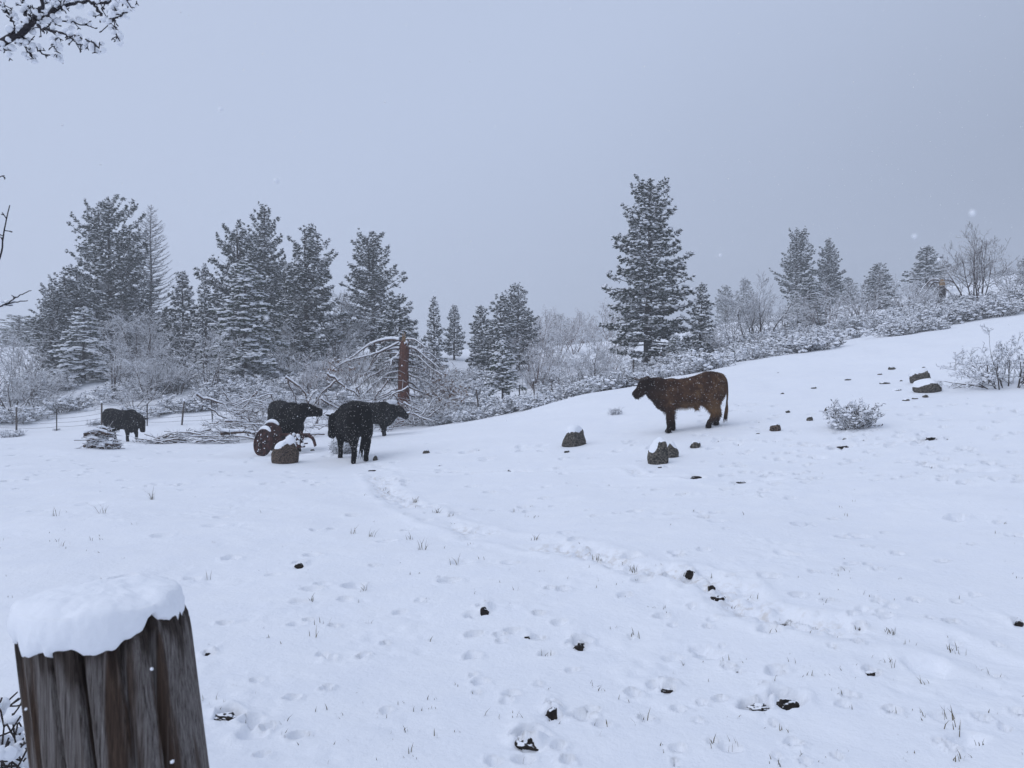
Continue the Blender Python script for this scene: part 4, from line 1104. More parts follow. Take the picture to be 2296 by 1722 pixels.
# ---------------------------------------------------------------- wire fence
def fence():
    posts = [(-60, 41, 1.25, "w", .0), (37, 40, 1.35, "w", .0), (127, 39.6, 1.15, "s", .0), (228, 39, 1.25, "w", .0), (330, 38.6, 1.1, "s", 0), (407, 38.2, 1.2, "w", .12), (477, 38, 1.15, "s", -.06), (590, 37.8, 1.2, "w", 0),
             (712, 36.5, 1.3, "w", -.04), (860, 37, 1.2, "w", 0), (985, 38, 1.25, "w", .0), (1075, 39.5, 1.25, "w", -.14), (1165, 41, 1.2, "s", 0), (1200, 41.5, 1.3, "w", -.08), (1238, 42, 1.3, "w", -.03),
             (1300, 43, 1.25, "s", 0), (1368, 44, 1.3, "w", .05), (1420, 45, 1.3, "w", 0), (1482, 46, 1.3, "w", 0), (1600, 48, 1.3, "w", .04), (1760, 54, 1.3, "w", 0), (1925, 60, 1.35, "w", .05), (1945, 61, 1.35, "w", 0), (2120, 66, 1.3, "w", 0)]
    b = px(37, 975, 40); o = thing("wire_fence", "wire stock fence on leaning wood and steel posts along the far side of the paddock", "fence", (at(37, 40), 40, float(zg(at(37, 40), 40))))
    o0 = np.array(o.location); prev = None; rng = np.random.default_rng(6)
    for X, d, h, kind, lean in posts:
        x = at(X, d); z = float(zg(x, d)); base = np.array([x, d, z])
        g = Geo()
        if kind == "w":
            tube(g, np.array([base + [0, 0, -.2], base + [lean * h * .5, 0, h * .5], base + [lean * h, 0, h]]) - o0, [.048, .045, .04], 8)
            snow_on_segs(g, [base + [lean * h - .05, 0, h] - o0], [base + [lean * h + .05, 0, h] - o0], [.03], [.03], 1, 1.3, .05, 6)
        else:
            for dx, dy in ((.02, 0), (0, .02)):
                tube(g, np.array([base + [0, 0, -.2], base + [lean * h, 0, h]]) - o0, [.012 + dx, .012 + dx], 4, ry=[.012 + dy, .012 + dy])
            tube(g, np.array([base + [lean * h, 0, h - .12], base + [lean * h, 0, h]]) - o0, [.032, .032], 6)
        link("post", g.mesh("post", [M_FENCEWOOD if kind == "w" else M_STEEL, M_SNOW]), o)
        if prev is not None:
            for k in range(5):
                f = .18 + .19 * k
                a = prev[0] + [prev[2] * prev[1] * f, -.07, prev[1] * f]; c = base + [lean * h * f, -.07, h * f]
                t = np.linspace(0, 1, 9)[:, None]; P = a * (1 - t) + c * t; P[:, 2] -= (4 * t * (1 - t))[:, 0] * .05 * np.linalg.norm(c - a) / 3
                P = P - o0; g = Geo(); R = np.full(9, .0065); tube(g, P, R, 4, 0)
                link("wire", g.mesh("wire", [M_STEEL]), o)
        prev = (base, h, lean)
fence()

# ---------------------------------------------------------------- rocks and clods
def rock(label, X, yb, wpx, hpx, seed, mat=None, cap=.35, yw=0.0, thick=.05, cuts=7, group=None, name="rock", cat="rock", shape=None, depth=.85, sink=0.0):
    rng = np.random.default_rng(seed); c = gp(X, yb); d = c[1]
    hw = wpx / F * d / 2; hh = hpx / F * d * .62
    c = np.array([c[0], d + hw * depth * .8, 0]); c[2] = float(zg(c[0], c[1])) - sink * hh
    V, Fs = ICO4 if wpx > 40 else ICO3
    V = V.copy()
    for k in range(cuts):
        nrm = rng.normal(0, 1, 3); nrm[2] = abs(nrm[2]) * .9; nrm /= np.linalg.norm(nrm); t = rng.uniform(.55, .88)
        e = V @ nrm - t; V -= np.maximum(e, 0)[:, None] * nrm * .92
    if shape is not None: V = shape(V)
    nz = lambda s: fbm(V[:, 0] * s + seed, V[:, 1] * s + V[:, 2] * s * 1.3, seed, 3)
    V = V * (1 + (.10 if cap is not None else .34) * nz(2.2) + (.05 if cap is not None else .16) * nz(5))[:, None]
    V = V * np.array([hw, hw * depth, hh]) * 1.08 + np.array([0, 0, hh * .55])
    g = Geo(); g.add(V, Fs)
    o = thing(name, label, cat, c, 0, group)
    link("stone", g.mesh("stone", [mat or M_ROCK]), o)
    if cap is not None:
        N = np.zeros_like(V); fn = np.cross(V[Fs[:, 1]] - V[Fs[:, 0]], V[Fs[:, 2]] - V[Fs[:, 0]])
        for j in range(3): np.add.at(N, Fs[:, j], fn)
        N /= np.maximum(np.linalg.norm(N, axis=1, keepdims=True), 1e-9)
        w = N[:, 2] + yw * N[:, 1] + .8 * fbm(V[:, 0] / hw * 1.1 + 3, V[:, 1] / hw * 1.0 + V[:, 2] / hh * .8, seed + 9, 2) - cap
        for it in range(12):
            acc = np.zeros(len(V)); cnt = np.zeros(len(V)); fm = w[Fs].mean(1)
            for j in range(3): np.add.at(acc, Fs[:, j], fm); np.add.at(cnt, Fs[:, j], 1)
            w = acc / np.maximum(cnt, 1)
        tk = thick * min(1, hw / .25)
        keep = (w[Fs] > -.08).all(1)
        W = V + (N * .35 + np.array([[0, 0, .65]])) * ((sm(-.05, .3, w) * 1.1 - .12 * (w < 0)) * tk)[:, None]
        Fk = Fs[keep]; lab_ = np.arange(len(V))
        for it in range(200):
            old = lab_.copy(); mn = lab_[Fk].min(1)
            for j in range(3): np.minimum.at(lab_, Fk[:, j], mn)
            if (old == lab_).all(): break
        if len(Fk): Fk = Fk[lab_[Fk[:, 0]] == np.bincount(lab_[Fk[:, 0]]).argmax()]
        else: return o
        used, inv = np.unique(Fk, return_inverse=True); W = W[used]; Fk = inv.reshape(-1, 3)
        g = Geo(); g.add(W, Fk); link("snow_cap", g.mesh("snow_cap", [M_SNOW]), o)
    return o
def wedge(V):
    V = V.copy(); s = 1 - .55 * np.clip(V[:, 2], 0, 1); V[:, 0] *= s; V[:, 2] = np.where(V[:, 2] > 0, V[:, 2] * 1.15, V[:, 2]); V[:, 0] += .1 * V[:, 2]; return V
rock("pointed brown boulder under a peaked snow cap, in front of the rusty implement", 634, 1040, 58, 60, 3, M_ROCKRED, .55, .05, .04, 4, shape=wedge)
rock("rounded dark boulder with a white cap left of the brown steer", 1289, 1000, 58, 46, 12, None, .36, -.1, .035, 7, sink=.2)
rock("tall grey boulder split by a strip of snow, in front of the brown steer", 1480, 1042, 46, 66, 23, None, .45, .0, .035, 8, sink=.15)
rock("smaller boulder leaning on the tall split boulder's right side", 1508, 1028, 30, 50, 24, None, .45, -.05, .03, 7, sink=.15)
RL = [(1560, 1004, 24, 14, "small dark rock right of the tall split boulder"), (1741, 968, 24, 18, "dark brown stone at the foot of the slope right of the brown steer"),
      (1817, 943, 14, 13, "small dark stone left of the lone sagebrush"), (1856, 922, 12, 14, "small stone tucked behind the lone sagebrush"),
      (2074, 860, 46, 40, "rear boulder of the pair near the right edge"), (2090, 880, 58, 28, "front flat-topped boulder of the pair near the right edge"),
      (2003, 829, 17, 10, "dark stone up the slope left of the boulder pair"), (2015, 878, 20, 7, "flat stone left of the boulder pair"),
      (2034, 900, 16, 6, "low flat stone below the boulder pair, left one"), (2054, 896, 14, 6, "low flat stone below the boulder pair, middle one"), (2078, 890, 14, 6, "low flat stone touching the underside of the boulder pair"),
      (1974, 841, 10, 5, "tiny dark stone downhill of the slope's dark stone"), (2072, 825, 8, 4, "tiny stone alone above the boulder pair"), (1903, 854, 14, 4, "thin flat stone above the lone sagebrush"),
      (1826, 871, 13, 4, "thin dark stone on the slope above the small stone"), (1755, 884, 8, 4, "tiny stone right of the brown steer's rump"), (1768, 924, 10, 6, "small stone midway between steer and sagebrush"),
      (1745, 837, 5, 3, "speck of stone high on the open slope"), (2022, 856, 8, 4, "small stone just above the flat stone on the slope"), (1988, 862, 22, 4, "twig-like flat stone left of the boulder pair"),
      (955, 1017, 16, 10, "small dark stone right of the nearest black cow"), (1141, 1061, 11, 9, "small dark stone on the trail in mid paddock"), (1270, 1014, 13, 6, "small stone in front of the white-capped boulder"),
      (841, 1032, 12, 14, "small snow-capped stone by the nearest black cow's hoof"), (700, 1010, 10, 5, "small stone between the cows and the pointed boulder"), (985, 1047, 12, 5, "small stone half buried on the crossing trail"),
      (1480, 1049, 9, 4, "pebble at the foot of the tall split boulder"), (1700, 975, 8, 5, "pebble left of the dark brown stone")]
for i, (X, y, w, h, lab) in enumerate(RL):
    rock(lab, X, y, w, h, 100 + i, M_ROCKRED if i == 1 else None, .30 if w > 20 else .38, .45, .05, 6, "stones in the paddock snow", sink=.12 if w > 20 else .35)
for i, (X, y, w, h, lab) in enumerate(CL):
    rock(lab, X, y, w * 1.0, h * .85, 200 + i, M_CLOD, None, .95, .05, 5, "dark clods showing through the snow", "soil_clod", "clod", depth=.6, sink=.6)

# ---------------------------------------------------------------- rusty farm implement
def implement():
    c = gp(640, 1000); d = 20.3; x = at(640, d); z0 = float(zg(x, d))
    o = thing("farm_implement", "rusty old farm implement with two iron wheels and a curved arm, half snowed in", "farm implement", (x, d, z0))
    o0 = np.array(o.location)
    rng = np.random.default_rng(3)
    def wheel(X, y, dd, r, yaw, tilt):
        cc = px(X, y, dd) - o0; cc[2] = max(cc[2], r * .55)
        g = Geo(); na = 30; th = np.arange(na) * 2 * math.pi / na
        prof = [(0, .035), (.12, .07), (.16, .03), (.5, -.01), (.86, .0), (.90, .05), (1.0, .05), (1.0, -.05), (.9, -.05), (.86, -.02), (.5, -.03), (.16, -.06), (0, -.06)]
        V = []
        for (q, h) in prof:
            V.append(np.stack([np.cos(th) * r * q, np.full(na, h), np.sin(th) * r * q], 1))
        V = np.concatenate(V)
        R1 = np.array([[math.cos(yaw), -math.sin(yaw), 0], [math.sin(yaw), math.cos(yaw), 0], [0, 0, 1]]); R2 = np.array([[1, 0, 0], [0, math.cos(tilt), -math.sin(tilt)], [0, math.sin(tilt), math.cos(tilt)]])
        M = R1 @ R2
        k = np.arange(na); k2 = (k + 1) % na; q = np.stack([k, k2, k2 + na, k + na], 1)
        g.add(V @ M.T + cc, ((np.arange(len(prof) - 1) * na)[:, None, None] + q[None]).reshape(-1, 4))
        w = link("wheel", g.mesh("wheel", [M_RUST], False), o)
        g = Geo()
        for a in np.arange(8) * math.pi / 4 + .2:      # raised spokes
            p = np.array([[math.cos(a) * r * .12, -.075, math.sin(a) * r * .12], [math.cos(a) * r * .9, -.045, math.sin(a) * r * .9]]) @ M.T + cc
            tube(g, p, [.012, .012], 4)
        link("spokes", g.mesh("spokes", [M_RUST], False), w)
        g = Geo(); a = np.linspace(math.radians(48), math.radians(135), 12)
        P = np.stack([np.cos(a) * r * 1.0, np.zeros(12), np.sin(a) * r * 1.0], 1) @ M.T + cc + np.array([0, 0, .035])
        tube(g, P, np.sin(np.linspace(.15, 2.99, 12)) * .045 + .012, 8, ry=np.sin(np.linspace(.15, 2.99, 12)) * .05 + .02); link("snow_rim", g.mesh("snow_rim", [M_SNOW]), w)
        g = Geo(); n = 16; q = rng.uniform(.2, .85, n); t = rng.uniform(0, 6.28, n)
        C = np.stack([np.cos(t) * r * q, np.full(n, -.06), np.sin(t) * r * q], 1) @ M.T + cc
        blobs(g, C, rng.uniform(.008, .024, (n, 3)), 0, ICO1, rng); link("snow_flecks", g.mesh("snow_flecks", [M_SNOW]), w)["kind"] = "stuff"
    wheel(590, 992, 20.0, .36, math.radians(-38), -.18)
    wheel(608, 978, 20.7, .38, math.radians(-30), -.1)
    def bar(name, pts, r, m=M_RUST, ry=None, n=6):
        g = Geo(); P = smooth_path([px(*p) - o0 for p in pts], 9); tube(g, P, np.full(9, r), n, ry=None if ry is None else np.full(9, ry)); return link(name, g.mesh(name, [m]), o)
    bar("axle", [(596, 990, 20.1), (640, 985, 20.4), (690, 978, 20.3)], .035)
    bar("frame_beam", [(612, 975, 20.6), (650, 975, 20.5), (694, 975, 20.2)], .05)
    bar("curved_arm", [(676, 975, 20.2), (690, 976, 20.1), (702, 984, 20.0), (707, 1000, 19.9)], .05, ry=.022)
    bar("upright", [(668, 975, 20.2), (673, 985, 20.1), (682, 1002, 20.0)], .03)
    bar("upright", [(664, 976, 20.3), (664, 990, 20.2), (660, 1002, 20.1)], .03)
    bar("cross_link", [(660, 994, 20.1), (674, 995, 20.0), (690, 994, 20.0)], .02)
    bar("cross_link", [(656, 1001, 20.1), (670, 1002, 20.0), (684, 1001, 20.0)], .025)
    bar("lever", [(680, 976, 20.2), (676, 968, 20.2), (671, 966, 20.2)], .016)
    bar("clevis", [(679, 974, 20.1), (680, 982, 20.05), (678, 986, 20.0)], .02)
    g = Geo(); tube(g, np.array([px(662, 990, 20.25), px(662, 990, 20.05)]) - o0, [.10, .10], 14); link("gear", g.mesh("gear", [M_RUST], False), o)
    g = Geo(); tube(g, np.array([px(672, 999, 20.2), px(672, 999, 20.0)]) - o0, [.07, .07], 12); link("gear", g.mesh("gear", [M_RUST], False), o)
    g = Geo(); n = 18; C = np.array([px(rng.uniform(652, 690), rng.uniform(974, 1003), rng.uniform(19.95, 20.2)) for _ in range(n)]) - o0
    blobs(g, C, rng.uniform(.02, .055, (n, 3)), 0, ICO2, rng); link("snow_load", g.mesh("snow_load", [M_SNOW]), o)
implement()

# ---------------------------------------------------------------- cattle
def catmull(P, n):
    return smooth_path(P, n)
def loft(geo, st, n=20, power=2.4):
    """torso from stations (x, z_top, z_bottom, half width), superellipse rings"""
    st = np.array(st, float); m = 34
    t = np.linspace(0, len(st) - 1, m); S = smooth_path(st, m)
    th = np.arange(n) * 2 * math.pi / n
    c, s = np.cos(th), np.sin(th)
    cx = np.sign(c) * np.abs(c) ** (2 / power); sz = np.sign(s) * np.abs(s) ** (2 / power)
    V = np.stack([np.repeat(S[:, :1], n, 1), S[:, 3:4] * cx[None], (S[:, 1:2] + S[:, 2:3]) / 2 + (S[:, 1:2] - S[:, 2:3]) / 2 * sz[None]], -1)
    k = np.arange(n); k2 = (k + 1) % n
    q = np.stack([k, k2, k2 + n, k + n], 1)
    geo.add(V.reshape(-1, 3), ((np.arange(m - 1) * n)[:, None, None] + q[None]).reshape(-1, 4))
    ends = np.concatenate([V[0].mean(0)[None], V[0], V[-1].mean(0)[None], V[-1]])
    geo.add(ends, np.concatenate([np.stack([np.zeros(n, int), 1 + k2, 1 + k], 1), np.stack([np.full(n, n + 1), n + 2 + k, n + 2 + k2], 1)]))

TORSO_STEER = [(-.80, 1.06, .88, .06), (-.75, 1.20, .72, .18), (-.64, 1.285, .64, .235), (-.50, 1.31, .62, .26), (-.34, 1.295, .60, .265), (-.16, 1.235, .535, .28), (.08, 1.165, .495, .295), (.30, 1.145, .49, .28), (.48, 1.14, .45, .25), (.62, 1.12, .46, .20), (.74, 1.08, .56, .15), (.80, 1.0, .68, .10)]
TORSO_BLACK = [(-.80, 1.06, .86, .07), (-.75, 1.20, .70, .20), (-.64, 1.275, .61, .265), (-.50, 1.285, .59, .29), (-.34, 1.265, .56, .295), (-.16, 1.235, .52, .31), (.08, 1.22, .495, .32), (.30, 1.23, .49, .305), (.48, 1.255, .46, .27), (.62, 1.21, .47, .215), (.74, 1.12, .55, .155), (.80, 1.0, .66, .11)]

def cattle(name, label, X, d, heading, scale, poll, muzzle, torso, mat, legs=None, horns=False, shaggy=False, tail_side=0.0, dz=-.02):
    x = at(X, d); z = float(zg(x, d)) + dz
    o = thing(name, label, "cattle", (x, d, z), heading, None, (scale,) * 3)
    ch, sh = math.cos(-heading), math.sin(-heading)
    def loc(P):
        v = (np.asarray(P, float) - np.array([x, d, z])) / scale
        return np.array([v[0] * ch - v[1] * sh, v[0] * sh + v[1] * ch, v[2]])
    def ground_l(lx, ly):      # ground height under a local point
        wx = x + scale * (lx * math.cos(heading) - ly * math.sin(heading)); wy = d + scale * (lx * math.sin(heading) + ly * math.cos(heading))
        return (float(zg(wx, wy)) - z) / scale
    P = loc(px(*poll)) if len(poll) == 3 and poll[2] > 5 else np.array(poll, float)
    Mz = loc(px(*muzzle)) if len(muzzle) == 3 and muzzle[2] > 5 else np.array(muzzle, float)
    g = Geo(); loft(g, torso)
    hd = Mz - P; hl = np.linalg.norm(hd); hd = hd / hl; hl = 0.47; Mz = P + hd * hl
    up = np.array([0, 0, 1.0]); hs = np.cross(hd, up); hs /= np.linalg.norm(hs); hu = np.cross(hs, hd)
    B0 = np.array([.40, 0, .80]); B1 = np.array([.66, P[1] * .12, .86])
    N2 = B1 * .5 + P * .5 + np.array([.03, 0, -.02]); E = P + hd * .05 - hu * .03
    path = catmull([B0, B1, N2, E], 12); f = np.linspace(0, 1, 12)
    tube(g, path, np.interp(f, [0, .35, .7, 1], [.32, .30, .26, .17]), 16, ry=np.interp(f, [0, .35, .7, 1], [.24, .21, .165, .13]))
    # brisket and dewlap
    tube(g, catmull([(.45, 0, .50), (.66, 0, .56), N2 - np.array([0, 0, .17]), P + hd * .12 - hu * .10], 9), np.linspace(.15, .075, 9), 10, ry=np.linspace(.12, .06, 9))
    hp = np.array([P - hd * .06, P + hd * .02, P + hd * .14, P + hd * .26, P + hd * .37, P + hd * .45, P + hd * .49]) + np.outer([0, .0, -.005, -.015, -.025, -.03, -.03], hu)
    tube(g, hp, [.11, .158, .168, .142, .11, .10, .06], 14, ry=[.11, .148, .142, .115, .096, .098, .065])
    tube(g, np.array([P + hd * .10 - hu * .09, P + hd * .25 - hu * .085, P + hd * .40 - hu * .075]), [.06, .055, .045], 10, ry=[.07, .06, .05])
    tube(g, np.array([P - hd * .05 + hu * .06, P + hd * .0 + hu * .10, P + hd * .05 + hu * .1]), [.05, .06, .04], 8)   # poll
    legs = legs or {}; lk = .9 if shaggy else .82
    for sd in (1, -1):
        fx, rx = legs.get(("f", sd), 0.0), legs.get(("r", sd), 0.0)
        gf = ground_l(.5 + fx, .16 * sd); gr = ground_l(-.55 + rx, .15 * sd)
        path = [(.48, .15 * sd, .82), (.50, .175 * sd, .62), (.49 + fx * .3, .165 * sd, .46), (.51 + fx * .7, .155 * sd, .33), (.505 + fx * .85, .15 * sd, .2 + gf * .5), (.51 + fx, .15 * sd, .09 + gf), (.535 + fx, .15 * sd, gf - .01)]
        tube(g, catmull(path, 18), np.interp(np.linspace(0, 6, 18), range(7), [.19, .17, .12 * lk, .09 * lk, .066 * lk, .072 * lk, .082 * lk]), 12, ry=np.interp(np.linspace(0, 6, 18), range(7), [.13, .125, .10 * lk, .082 * lk, .062 * lk, .068 * lk, .072 * lk]))
        path = [(-.50, .13 * sd, .95), (-.46, .17 * sd, .68), (-.54 + rx * .3, .165 * sd, .50), (-.635 + rx * .7, .155 * sd, .37), (-.60 + rx * .85, .15 * sd, .2 + gr * .5), (-.575 + rx, .15 * sd, .09 + gr), (-.545 + rx, .15 * sd, gr - .01)]
        tube(g, catmull(path, 18), np.interp(np.linspace(0, 6, 18), range(7), [.25, .225, .15 * lk, .098 * lk, .068 * lk, .074 * lk, .084 * lk]), 12, ry=np.interp(np.linspace(0, 6, 18), range(7), [.15, .145, .11 * lk, .082 * lk, .062 * lk, .068 * lk, .072 * lk]))
    if name == "steer":   # sheath
        tube(g, catmull([(-.10, 0, .57), (-.14, 0, .48), (-.17, 0, .43)], 6), [.09, .07, .05, .045, .03, .015], 8)
    tmp = bpy.data.objects.new("tmp", g.mesh("tmp", [])); COL.objects.link(tmp)
    r = tmp.modifiers.new("r", 'REMESH'); r.mode = 'VOXEL'; r.voxel_size = .021
    s_ = tmp.modifiers.new("s", 'SMOOTH'); s_.factor = .5; s_.iterations = 7
    dg = bpy.context.evaluated_depsgraph_get()
    me = bpy.data.meshes.new_from_object(tmp.evaluated_get(dg)); bpy.data.objects.remove(tmp)
    me.name = "body"; me.materials.clear(); me.materials.append(mat)
    nv = len(me.vertices); co = np.empty(nv * 3, np.float32); me.vertices.foreach_get("co", co); co = co.reshape(-1, 3).astype(float)
    no = np.empty(nv * 3, np.float32); me.vertex_normals.foreach_get("vector", no); no = no.reshape(-1, 3)
    lump = .006 if not shaggy else .012
    co += no * (lump * 2 * (fbm(co[:, 0] * 14 + co[:, 1] * 9, co[:, 2] * 14, 7, 3)))[:, None]
    me.vertices.foreach_set("co", co.astype(np.float32).ravel())
    me.polygons.foreach_set("use_smooth", np.ones(len(me.polygons), bool)); me.update()
    body = link("body", me, o)
    # ears
    for sd in (1, -1):
        eb = P + hs * sd * .10 + hu * .045 - hd * .01
        ev = hs * sd * .9 + hu * .12 - hd * .25 - up * .12; ev /= np.linalg.norm(ev)
        g = Geo(); tube(g, np.array([eb, eb + ev * .06, eb + ev * .13, eb + ev * .19]), [.022, .052, .045, .006], 10, ry=[.02, .022, .018, .005], up=hu)
        link("ear", g.mesh("ear", [mat]), o)
        g = Geo(); blobs(g, [P + hs * sd * .112 + hd * .13 + hu * .035], [[.018, .018, .018]], 0, ICO2, None, 0); link("eye", g.mesh("eye", [M_EYE]), o)
        if horns:
            hb = P + hs * sd * .09 + hu * .10
            g = Geo(); tube(g, catmull([hb, hb + hs * sd * .07 + hu * .04 + hd * .06, hb + hs * sd * .10 + hu * .09 + hd * .16, hb + hs * sd * .09 + hu * .22 + hd * .22], 9), np.linspace(.030, .008, 9), 8)
            link("horn", g.mesh("horn", [M_HORNTIP]), o)
    # tail
    g = Geo(); tp = catmull([(-.72, 0, 1.20), (-.81, tail_side * .05, 1.08), (-.835, tail_side * .1, .75), (-.80, tail_side * .12, .45)], 12)
    tube(g, tp, np.linspace(.034, .016, 12), 8)
    rng = np.random.default_rng(int(X))
    for k in range(26):
        p = np.array(tp[8 + k % 4]); e = np.array([-.79 + rng.normal(0, .03), tail_side * .12 + rng.normal(0, .03), .10 + rng.uniform(0, .2)])
        tube(g, np.array([p, (p + e) / 2 + rng.normal(0, .015, 3), e]), [.010, .012, .002], 4)
    link("tail", g.mesh("tail", [mat]), o)
    # coat hair standing off the outline
    nh = 16000 if shaggy else 6000
    k = rng.integers(0, nv, nh); b = co[k]; nn_ = no[k]
    low = sm(.66, .46, b[:, 2]) * (b[:, 2] > .25)
    ln = (rng.uniform(.02, .05, nh) * (1.0 if shaggy else .6)) * (1 + (1.3 if shaggy else .2) * low * (np.abs(b[:, 0]) < .6))
    dv = nn_ * .55 + np.array([[-.35, 0, -.65]]) + rng.normal(0, .25, (nh, 3)); dv /= np.linalg.norm(dv, axis=1, keepdims=True)
    w = np.cross(dv, nn_ + rng.normal(0, .2, (nh, 3))); w /= np.maximum(np.linalg.norm(w, axis=1, keepdims=True), 1e-6)
    g = Geo(); g.add(np.stack([b - w * .004 - nn_ * .004, b + w * .004 - nn_ * .004, b + dv * ln[:, None]], 1).reshape(-1, 3), np.arange(nh * 3).reshape(-1, 3))
    link("shaggy_coat", g.mesh("shaggy_coat", [M_BROWNHAIR if shaggy else mat], False), o)
    return o

cattle("steer", "shaggy brown horned steer standing in profile on the slope, facing left", 1548, 17.0, math.pi, 1.0, (.92, 0, 1.07), (1.25, 0, .78), TORSO_STEER, M_BROWN,
       {("f", 1): .0, ("f", -1): -.15, ("r", 1): .20, ("r", -1): -.05}, True, True, -.2)
cattle("steer", "lone black steer with lowered head beside the fence at the far left", 272, 28.5, math.radians(-20), 1.0, (.99, -.04, .86), (1.20, -.14, .50), TORSO_BLACK, M_BLACK,
       {("f", 1): .10, ("f", -1): -.05, ("r", 1): .14, ("r", -1): -.06}, tail_side=.3)
cattle("cow", "black cow facing the camera with its head raised to the right, behind the pointed boulder", 640, 21.8, math.radians(-57), 1.17, (676, 917, 20.8), (706, 921, 20.9), TORSO_BLACK, M_BLACK,
       {("f", 1): .06, ("f", -1): -.04}, tail_side=-.2)
cattle("cow", "nearest black cow seen from behind with its head turned left", 792, 17.9, math.radians(116), 1.08, (752, 935, 18.7), (744, 966, 18.75), TORSO_BLACK, M_BLACK,
       {("f", 1): .04, ("f", -1): -.05, ("r", 1): -.05, ("r", -1): .06}, tail_side=.1)
cattle("cow", "black cow half hidden behind the nearest one, facing right", 829, 26.3, math.radians(-8), 1.03, (890, 917, 26.2), (915, 935, 26.1), TORSO_BLACK, M_BLACK,
       {("f", 1): -.05, ("f", -1): .02}, tail_side=.1)

# ---------------------------------------------------------------- snow-topped post in the foreground
def wood_material():
    m, nt, b = new_mat("weathered_post_wood")
    fine = noise_node(nt, 170, 7, 0.75, scl=(2.2, 2.2, 0.03))
    broad = noise_node(nt, 22, 3, 0.5, scl=(1.6, 1.6, 0.06))
    c1 = ramp(nt, fine.outputs["Fac"], [(0.34, (0.022, 0.017, 0.015)), (0.43, (0.115, 0.097, 0.088)), (0.55, (0.22, 0.20, 0.19)), (0.68, (0.33, 0.305, 0.29))])
    c2 = ramp(nt, fine.outputs["Fac"], [(0.28, (0.024, 0.016, 0.012)), (0.55, (0.085, 0.054, 0.038)), (0.8, (0.16, 0.115, 0.085))])
    mk = ramp(nt, broad.outputs["Fac"], [(0.54, (0, 0, 0)), (0.64, (1, 1, 1))])
    mx = nn(nt, "ShaderNodeMixRGB"); nt.links.new(mk.outputs[0], mx.inputs[0]); nt.links.new(c1.outputs[0], mx.inputs[1]); nt.links.new(c2.outputs[0], mx.inputs[2])
    # wet streaks running down from the melting cap
    at_ = nn(nt, "ShaderNodeAttribute"); at_.attribute_name = "wet"
    mw = nn(nt, "ShaderNodeMixRGB", blend_type='MULTIPLY'); nt.links.new(at_.outputs["Fac"], mw.inputs[0]); nt.links.new(mx.outputs[0], mw.inputs[1]); mw.inputs[2].default_value = (0.28, 0.23, 0.2, 1)
    nt.links.new(mw.outputs[0], b.inputs["Base Color"]); b.inputs["Roughness"].default_value = .8
    bump(nt, b, fine.outputs["Fac"], 1.0, 0.006)
    return m
